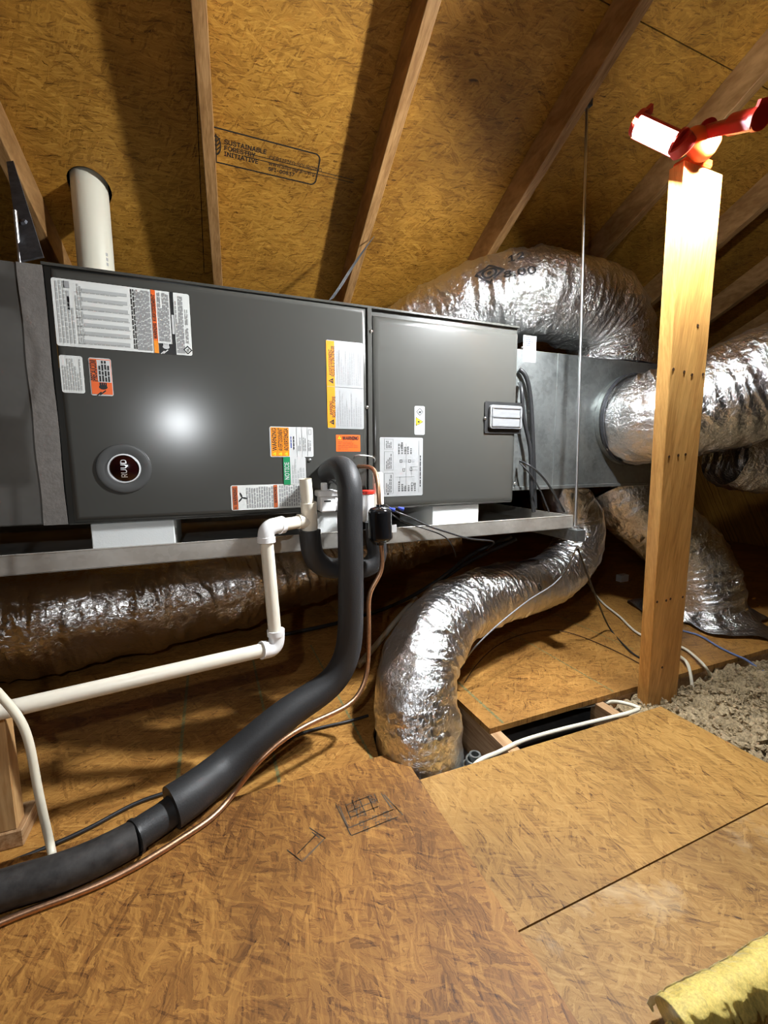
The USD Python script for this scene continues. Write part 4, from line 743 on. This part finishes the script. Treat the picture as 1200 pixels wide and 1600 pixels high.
# ---------------------------------------------------------------- condensate drain
tr_ = thing('drain_trap', 'black foam wrapped drain trap hanging in a U beneath the cabinet', 'pipe')
obj('foam_wrap', tube(seq((484, 828.5, 1.15), (486, 852, 1.15), (492, 872, 1.155), (510, 886, 1.165), (545, 888, 1.172), (575, 885, 1.173), (588, 870, 1.173), (588, 850, 1.173), (586, 815, 1.173)), 0.0295, k=26), M['foam'], tr_, smooth=50)
pd_ = thing('drain_pipe', 'cream plastic drain pipe with elbows running left above the floor', 'pipe')
YD = 1.12
a, b = at_y(475, 748, 1.13), at_y(483, 826, 1.15)
R1 = 0.0165
ringp = [at_y(477, 748, 1.14), at_y(482, 800, 1.145), at_y(484, 826, 1.15)]
obj('open_riser', grid_tube(np.array([ringp[0], ringp[2], ringp[2], ringp[0]]) + 0 if False else np.array([ringp[0], ringp[1], ringp[2]]), np.full((3, 28), R1), caps=False), M['pvc'], pd_, smooth=50)
obj('tee', cat([tube([at_y(482, 785, 1.143), at_y(484, 827, 1.15)], 0.0215, k=28, straight=True), tube([at_y(483, 814, 1.148), at_y(466, 815, 1.14)], 0.0205, k=28, straight=True)]), M['pvc'], pd_, smooth=45)
obj('pipe', tube([at_y(470, 815, 1.142), at_y(432, 822, 1.10)], R1, k=24, straight=True), M['pvc'], pd_, smooth=50)
e1 = seq((440, 820, 1.105), (425, 823, 1.09), (417, 830, 1.085), (416, 846, 1.085)); obj('elbow', cat([tube(e1, 0.0205, k=24, step=0.004), ring(at_y(416, 843, 1.085), (0, 0, 1), 0.018, 0.014, 0.0045), ring(at_y(438, 820.5, 1.104), e1[0] - e1[1], 0.018, 0.014, 0.0045)]), M['pvc_white'], pd_, smooth=45)
obj('pipe', tube([at_y(416, 840, 1.085), at_y(430, 993, 1.085)], R1, k=24, straight=True), M['pvc'], pd_, smooth=50)
e2 = seq((431, 985, 1.085), (431.5, 1003, 1.085), (425, 1013, 1.08), (410, 1016, 1.07)); obj('elbow', cat([tube(e2, 0.0205, k=24, step=0.004), ring(at_y(431, 988, 1.085), (0, 0, 1), 0.018, 0.014, 0.0045), ring(at_y(412, 1015.5, 1.072), e2[3] - e2[2], 0.018, 0.014, 0.0045)]), M['pvc_white'], pd_, smooth=45)
pl0, pl1 = at_y(414, 1015, 1.073), at_y(0, 1111, 1.02); obj('pipe', tube([pl0, pl1, pl1 + (pl1 - pl0) * 1.2], R1 + 0.001, k=24, straight=True), M['pvc'], pd_, smooth=50)
for px0, py0, px1, py1, w in ((420.5, 860, 423, 880, 0.004),): pass
fs = thing('float_switch', 'small white float switch box beside the open drain riser', 'switch')
p0, p1 = at_y(496, 769, 1.2), at_y(527, 799, 1.2)
obj('body', bx(p0[0] + 0.006, p1[0] - 0.006, 1.19, 1.235, p1[2], p0[2] - 0.004, 0.004), M['pvc_white'], fs)
obj('cap', cat([bx(p0[0], p1[0], 1.186, 1.24, p0[2] - 0.014, p0[2] + 0.004, 0.003), bx(p0[0] + 0.014, p0[0] + 0.03, 1.2, 1.22, p0[2] + 0.003, p0[2] + 0.026, 0.002)]), M['pvc_white'], fs)
obj('lettering', front(unary_union([sbox(p0[0] + 0.016, p1[2] + 0.03, p0[0] + 0.036, p1[2] + 0.034)]), 0.0004, 1.19), M['ink'], fs)
obj('outlet', cyl((p1[0] - 0.01, 1.215, p1[2] + 0.02), (p1[0] + 0.075, 1.215, p1[2] + 0.018), 0.019, 28, bev=0.002), M['pvc_white'], fs, smooth=40)
obj('cord', tube(seq((512, 757, 1.2), (516, 750, 1.19), (526, 757, 1.18), (545, 775, 1.19)), 0.0018, k=8, step=0.003), M['rubber'], fs, smooth=True)
dpf = thing('drain_port', 'white drain fitting with a red cap behind the hose', 'pipe fitting')
c0 = at_y(575, 772, 1.235)
obj('fitting', cat([cyl(c0 + np.array([0, 0, -0.085]), c0, 0.019, 28, bev=0.002), cyl(c0 + np.array([0, 0, -0.05]), c0 + np.array([0, 0.048, -0.05]), 0.017, 24)]), M['pvc_white'], dpf, smooth=40)
obj('red_cap', cyl(c0, c0 + np.array([0, 0, 0.012]), 0.0205, 28, bev=0.002), M['red_plastic'], dpf, smooth=40)
obj('standpipe', cyl(at_y(592, 792, 1.25), at_y(590, 738, 1.25), 0.0165, 24, bev=0.003), M['pvc'], dpf, smooth=40)
obj('loop_guard', tube(seq((553, 716, 1.27), (556, 712, 1.25), (572, 712, 1.25), (584, 715, 1.255), (585, 722, 1.28)), 0.002, k=8, step=0.003), M['steel'], ah, smooth=True)

# ---------------------------------------------------------------- cables
def cable(name, pts, r, m_, label, k=10, cat_='cable', group=None): return obj(name, tube(pts, r, k=k, step=0.006), M[m_], smooth=True, label=label, cat=cat_, group=group)
zf = lambda *a: [at_z(x, y, z) for x, y, z in a]
cable('power_cable', [at_y(811, 577, PY - 0.012)] + seq((820, 585, PY - 0.02), (828, 615, PY - 0.02), (831, 650, PY - 0.02), (833, 700, PY - 0.02), (835, 760, PY - 0.02), (836, 795, PY - 0.02)), 0.0085, 'rubber', 'thicker black cable curving out of the cabinet side, its right strand', group='black power cables right of the square door')
cable('power_cable', [at_y(812, 598, PY - 0.012)] + seq((815, 610, PY - 0.035), (818, 650, PY - 0.035), (828, 700, PY - 0.038), (830, 760, PY - 0.038), (834, 800, PY - 0.04)), 0.0075, 'rubber', 'black cable beside the thicker one, nearest the square door', group='black power cables right of the square door')
cable('control_wire', [at_y(812, 720, 1.34)] + seq((828, 728, 1.30), (850, 748, 1.30), (868, 775, 1.30), (882, 800, 1.30)), 0.004, 'rubber', 'thin dark wire slanting from the cabinet to the pan corner', cat_='wire', group='thin control wires')
cable('control_wire', [at_y(812, 723, 1.34)] + seq((822, 733, 1.29), (838, 755, 1.285), (850, 780, 1.285), (858, 800, 1.285)), 0.003, 'rubber', 'thinner wire below the slanting one right of the square door', cat_='wire', group='thin control wires')
cable('control_wire', seq((603, 789, 1.24), (620, 800, 1.2), (640, 808, 1.19), (665, 820, 1.185), (700, 832, 1.18), (735, 842, 1.18), (770, 846, 1.22), (760, 858, 1.35)), 0.003, 'rubber', 'thin black wire running right from the drier over the pan rim', cat_='wire', group='thin control wires')
cable('control_wire', seq((598, 793, 1.24), (625, 812, 1.2), (650, 822, 1.198), (690, 836, 1.19), (705, 850, 1.22), (712, 870, 1.4)), 0.0022, 'rubber', 'thinner black wire below its twin near the drier', cat_='wire', group='thin control wires')
for (x, y), lab in zip(((612, 796), (626, 795)), ('left one of two blue wire connectors by the drier', 'right one of two blue wire connectors by the drier')):
    a = at_y(x - 4, y - 2, 1.205); b = at_y(x + 5, y + 1, 1.2); obj('wire_connector', cyl(a, b, 0.0035, 16, r2=0.0065, bev=0.001), M['blue_plastic'], smooth=40, label=lab, cat='wire connector', group='blue wire connectors')
obj('paper_tag', bx(*(lambda p: (p[0] - 0.008, p[0] + 0.008, 1.196, 1.198, p[2] - 0.012, p[2] + 0.012))(at_y(616, 826, 1.196))), M['white'], label='small white tag hanging beside the black drier', cat='tag')
# black cables over the ducts behind
cable('black_cable', [at_z(440, 992, 0.01), at_z(520, 975, 0.012), at_z(590, 955, 0.015), at_y(650, 928, 1.80), at_y(700, 895, 1.70), at_y(735, 868, 1.60), at_y(770, 850, 1.54), at_y(800, 838, 1.50)], 0.009, 'rubber', 'black cable on the floor climbing behind the curved narrow duct', group='black cables on the floor and under the pan')
cable('black_cable', [at_y(690, 907, 1.76), at_y(720, 886, 1.67), at_y(760, 864, 1.55), at_y(790, 850, 1.48), at_y(806, 842, 1.44)], 0.008, 'rubber', 'second black cable bundled under the pan beside the curved duct', group='black cables on the floor and under the pan')
cable('control_wire', [np.array([sx - 0.005, 1.17, pz0 - 0.06])] + seq((898, 862, 1.19), (886, 888, 1.25), (868, 910, 1.25), (835, 932, 1.21), (800, 958, 1.165), (765, 988, 1.15), (738, 1016, 1.17)) + zf((722, 1043, 0.004), (712, 1062, 0.004)), 0.0028, 'grey_plastic', 'thin grey wire draped from the strut over the narrow duct to the floor', cat_='wire', group='thin control wires')
cable('control_wire', zf((726, 1066, 0.004), (742, 1042, 0.004), (775, 1010, 0.004), (820, 990, 0.004), (870, 985, 0.004), (930, 1003, 0.004), (996, 1035, 0.004), (1018, 1050, 0.004)), 0.0018, 'nail', 'hair thin brown wire curving across the right back board', cat_='wire', group='thin control wires')
cable('control_wire', seq((903, 858, 1.2), (915, 890, 1.24), (932, 935, 1.28)) + zf((955, 985, 0.006), (975, 1008, 0.005), (998, 1027, 0.005), (1020, 1036, 0.005)), 0.0038, 'rubber', 'dark wire falling from the strut to the floor left of the post', cat_='wire', group='thin control wires')
cable('house_cable', [at_y(905, 880, 1.62)] + zf((922, 916, 0.02), (945, 945, 0.008), (970, 965, 0.008), (998, 990, 0.008), (1030, 1002, 0.01), (1062, 1010, 0.012), (1085, 1025, 0.014), (1102, 1042, 0.012)) + seq((1112, 1068, 0.985), (1111, 1098, 0.955), (1103, 1122, 0.925), (1094, 1142, 0.90)), 0.0055, 'romex', 'cream cable crossing the board behind the post, outer right loop', group='cream house cables')
cable('house_cable', zf((1040, 1015, 0.012), (1064, 1027, 0.014), (1076, 1042, 0.012)) + seq((1081, 1068, 0.97), (1081, 1095, 0.945), (1078, 1120, 0.915), (1075, 1140, 0.9)), 0.0058, 'romex', 'cream cable hooking down beside the post, inner right loop', group='cream house cables')
cable('house_cable', [np.array([0.62, 0.84, -0.12]), np.array([0.6, 0.885, -0.05])] + [at_z(745, 1192, -0.014), at_z(775, 1177, -0.012), at_z(803, 1163, -0.012), at_z(850, 1147, -0.012), at_z(900, 1134, -0.012), at_z(950, 1122, -0.01), at_z(985, 1113, -0.008), at_z(998, 1108, -0.006)], 0.0062, 'romex', 'cream cable lying along the floor gap over the joist', group='cream house cables')
cable('house_cable', [at_z(1000, 1107, -0.008), at_z(985, 1101, -0.010), at_z(967, 1097, -0.014), at_z(952, 1097, -0.028), np.array([1.13, 1.05, -0.06]), np.array([1.1, 1.15, -0.1])], 0.0062, 'romex', 'cream cable end bent back under the right back board', group='cream house cables')
cable('house_cable', [np.array([-0.80, 0.93, 0.01]), np.array([-0.72, 0.93, 0.22]), np.array([-0.56, 0.94, 0.37])] + seq((-25, 1070, 0.95), (0, 1086, 0.96), (28, 1120, 0.965), (45, 1160, 0.965), (55, 1210, 0.965), (67, 1270, 0.968), (78, 1318, 0.975)) + [at_z(82, 1337, 0.02)], 0.0075, 'romex', 'cream cable arching down at the left edge before the drain pipe', group='cream house cables')
cable('blue_cable', zf((1045, 975, 0.006), (1062, 984, 0.006), (1090, 992, 0.006), (1120, 1009, 0.006), (1155, 1026, 0.006), (1166, 1031, 0.008), (1182, 1042, 0.0), (1215, 1060, -0.01)), 0.0045, 'blue_jacket', 'dusty blue cable over the board edge at the right')
cable('black_cable', zf((-40, 1370, 0.006), (0, 1354, 0.006), (70, 1325, 0.006), (150, 1288, 0.006), (215, 1254, 0.006), (310, 1222, 0.006), (400, 1180, 0.006), (480, 1143, 0.006), (540, 1128, 0.006), (575, 1118, 0.006)), 0.0042, 'rubber', 'thin black cable on the floor behind the big black hose', group='black cables on the floor and under the pan')
cable('white_pipe', zf((560, 1040, 0.013), (590, 1005, 0.013), (622, 966, 0.013), (650, 935, 0.013)), 0.0125, 'pvc', 'short thin cream pipe lying on the floor behind the hose', k=18, cat_='pipe')
# strap at the rafter foot
bs = [at_y(517, 468, 1.80), at_y(530, 450, 1.79), at_y(552, 415, 1.77), at_y(578, 378, 1.745), at_y(585, 369, 1.74)]
p_, s_ = spline(bs, 0.01); n_ = len(p_); w_ = np.interp(np.linspace(0, 1, n_), [0, 0.6, 1], [0.016, 0.012, 0.003])
gv = np.vstack([p_ + np.outer(w_, (0.8, 0, 0.5)), p_ - np.outer(w_, (0.8, 0, 0.5))]); th_ = np.array([0, 0.003, 0]); fs_ = []
for i in range(n_ - 1): fs_ += [(i, i + 1, n_ + i + 1), (i, n_ + i + 1, n_ + i)]
gv = np.vstack([gv, gv + th_]); nn = 2 * n_; fs_ = fs_ + [(c + nn, b + nn, a + nn) for a, b, c in fs_]
for i in range(n_ - 1): fs_ += [(i, nn + i, nn + i + 1), (i, nn + i + 1, i + 1), (n_ + i, nn + n_ + i + 1, nn + n_ + i), (n_ + i, n_ + i + 1, nn + n_ + i + 1)]
obj('strap', trimesh.Trimesh(gv, fs_, process=False), M['rubber'], label='pointed black strap nailed to the rafter above the cabinet seam', cat='strap')

# ---------------------------------------------------------------- left lumber stand
ws = thing('pipe_stand', 'rough lumber stand under the drain pipe at the left edge', 'wood blocks')
ux1 = at_y(27, 1200, 1.07)[0]
obj('upright', bx(ux1 - 0.14, ux1, 1.04, 1.078, 0.038, pl1[2] - R1 - 0.012, 0.002), M['block'], ws)
q1 = at_z(82, 1236, 0.0)
obj('base_block', bx(ux1 - 0.2, q1[0] - 0.005, 1.035, 1.125, 0.0, 0.038, 0.002), M['joist'], ws)

# ---------------------------------------------------------------- insulation
nx, ny = 260, 150; xs, ys = np.linspace(1.20, 3.6, nx), np.linspace(-0.2, 0.993, ny); Xg, Yg = np.meshgrid(xs, ys, indexing='ij')
Zg = -0.075 + 0.05 * (meshkit.fbm(np.stack([Xg * 7, Yg * 7, 0 * Xg], -1), 4, 5) - 0.5) * 2 + 0.045 * (1 - np.abs(2 * meshkit.fbm(np.stack([Xg * 30, Yg * 30, 0 * Xg], -1), 3, 8) - 1)) ** 2 + 0.02 * (Xg - 1.4).clip(0, 0.5)
Zg = np.minimum(Zg, np.where(Xg < 1.36, -0.03, 0.0))
v = np.stack([Xg, Yg, Zg], -1).reshape(-1, 3); i = np.arange(nx - 1)[:, None] * ny; j = np.arange(ny - 1)[None]
f = np.concatenate([np.stack([i + j, i + ny + j, i + ny + j + 1], -1).reshape(-1, 3), np.stack([i + j, i + ny + j + 1, i + j + 1], -1).reshape(-1, 3)])
li = thing('loose_insulation', 'fluffy grey-brown loose fill insulation filling the bay right of the post', 'insulation', kind='stuff')
obj('bed', trimesh.Trimesh(v, f, process=False), M['loose_fill'], li, smooth=True, kind='stuff')
cl_ = []; r2 = np.random.default_rng(4); base = trimesh.creation.icosphere(1)
for _ in range(2600):
    x = 1.34 + 1.7 * r2.random() ** 1.4; y = 0.55 + 0.43 * r2.random(); iz = int((x - 1.20) / 2.4 * (nx - 1)); jz = int((y + 0.2) / 1.193 * (ny - 1))
    s_ = r2.uniform(0.004, 0.011); b = base.copy(); w = np.array(b.vertices) * (1 + 0.5 * r2.standard_normal((len(b.vertices), 1)) * 0.5) * s_ * r2.uniform(0.6, 1.5, 3)
    cl_.append(trimesh.Trimesh(w + np.array([x, y, Zg[iz, jz] + 0.002]), b.faces, process=False))
obj('clumps', cat(cl_), M['loose_fill'], li, kind='stuff')
# yellow insulation roll along the near board edge
yp = [at_z(985, 1640, -0.02), at_z(1030, 1632, 0.01), at_z(1058, 1612, 0.026), at_z(1125, 1572, 0.03), at_z(1200, 1528, 0.03), at_z(1290, 1474, 0.03)]
yb = thing('insulation_roll', 'yellow wool insulated line along the near board edge, bottom right', 'insulation')
p, s_ = spline(yp, 0.004); kk = 60; S, T = np.meshgrid(s_, np.arange(kk) / kk * 2 * np.pi, indexing='ij'); c_, n_2 = np.cos(T), np.sin(T)
Rr = 0.031 + 0.007 * (meshkit.fbm(np.stack([S / 0.035, c_ * 1.2, n_2 * 1.2], -1), 3, 3) - 0.5) + 0.004 * (1 - np.abs(2 * meshkit.noise(np.stack([S / 0.009, c_ * 1.5, n_2 * 1.5], -1), 5) - 1)) ** 2
i0 = int(np.searchsorted(p[:, 0], yp[2][0]))
obj('wool', grid_tube(p[i0:], Rr[i0:]), M['yellow_wool'], yb, smooth=True)
obj('film', grid_tube(p[i0 - 4:], Rr[i0 - 4:] + 0.002, False), M['film'], yb, smooth=True)
obj('inner_line', tube(yp[:3], 0.012, k=14), M['yellow_wool'], yb, smooth=True)
tt_, _, _ = frames(p); obj('metal_clip', bx(*(lambda q: (q[0] - 0.006, q[0] + 0.006, q[1] - 0.03, q[1] - 0.015, q[2] + 0.02, q[2] + 0.04))(p[i0 - 3]), 0.002), M['steel'], yb)
obj('kraft_sheet', bx(0.45, 1.19, -0.6, 0.33, -0.06, -0.05), M['kraft'], label='brown paper facing beneath the yellow roll, bottom right corner', cat='paper')
y2 = [at_z(1160, 1640, -0.03), at_z(1200, 1615, -0.02), at_z(1245, 1592, -0.02), at_z(1300, 1562, -0.025)]
obj('insulation_tuft', tube(y2, lambda u: 0.03, k=30), M['yellow_wool'], smooth=True, label='second lump of yellow wool in the bottom right corner', cat='insulation')
# things down in the gap
rb_ = thing('duct_boot', 'round grey metal fitting down beside the duct in the floor hole', 'fitting')
bc2 = at_z(742, 1188, -0.06)
for r_, z_ in ((0.034, -0.09), (0.026, -0.07), (0.017, -0.055)): obj('ring', ring((bc2[0], bc2[1], z_), (0, 0, 1), r_ - 0.006, 0.03, 0.006, 36), M['galv'], rb_, smooth=40)
obj('white_block', bx(*(lambda q: (q[0] - 0.035, q[0] + 0.035, q[1] - 0.02, q[1] + 0.02, 0.0, 0.045))(at_z(972, 908, 0.0)), 0.002), M['styro'], label='small white scrap on the back board left of the post', cat='scrap')

# ---------------------------------------------------------------- hanging cord with boxes just left of the frame (its shadow falls on the plenum and the pipe)
hc = thing('hanging_cord', 'dark cord with two boxes hanging left of the view, shadow on the plenum', 'cord')
Lh = np.array([-0.141, -0.02, 1.003])
def mid(px, py, y, f): q = at_y(px, py, y); return Lh + (q - Lh) * f
fq = 0.55
def shade(px, py): return mid(px, py, CY + 0.006, fq)
up_ = shade(18, 425); tz = SZ - SLOPE * up_[1]
obj('cord', cat([tube([np.array([up_[0], up_[1], tz - 0.002]), np.array([up_[0] - 0.01, up_[1], 1.7]), np.array([up_[0], up_[1], up_[2] + 0.06]), up_], 0.004, k=10),
    tube([shade(24, 478), shade(40, 505), shade(56, 555), shade(52, 605), shade(42, 640), shade(38, 665)], 0.0032, k=10, step=0.003),
    tube([shade(20, 750), shade(24, 800), shade(26, 860), shade(34, 1050), shade(34, 1050) - np.array([0, 0, 0.06])], 0.0038, k=10)]), M['rubber'], hc, smooth=True)
def sbx(px0, py0, px1, py1, t): a, b = shade(px0, py0), shade(px1, py1); return bx(min(a[0], b[0]), max(a[0], b[0]), a[1] - t, a[1] + t, min(a[2], b[2]), max(a[2], b[2]), 0.002)
obj('outlet_box', sbx(-40, 425, 33, 481, 0.01), M['ink'], hc); obj('outlet_box', sbx(-45, 650, 48, 757, 0.012), M['ink'], hc)
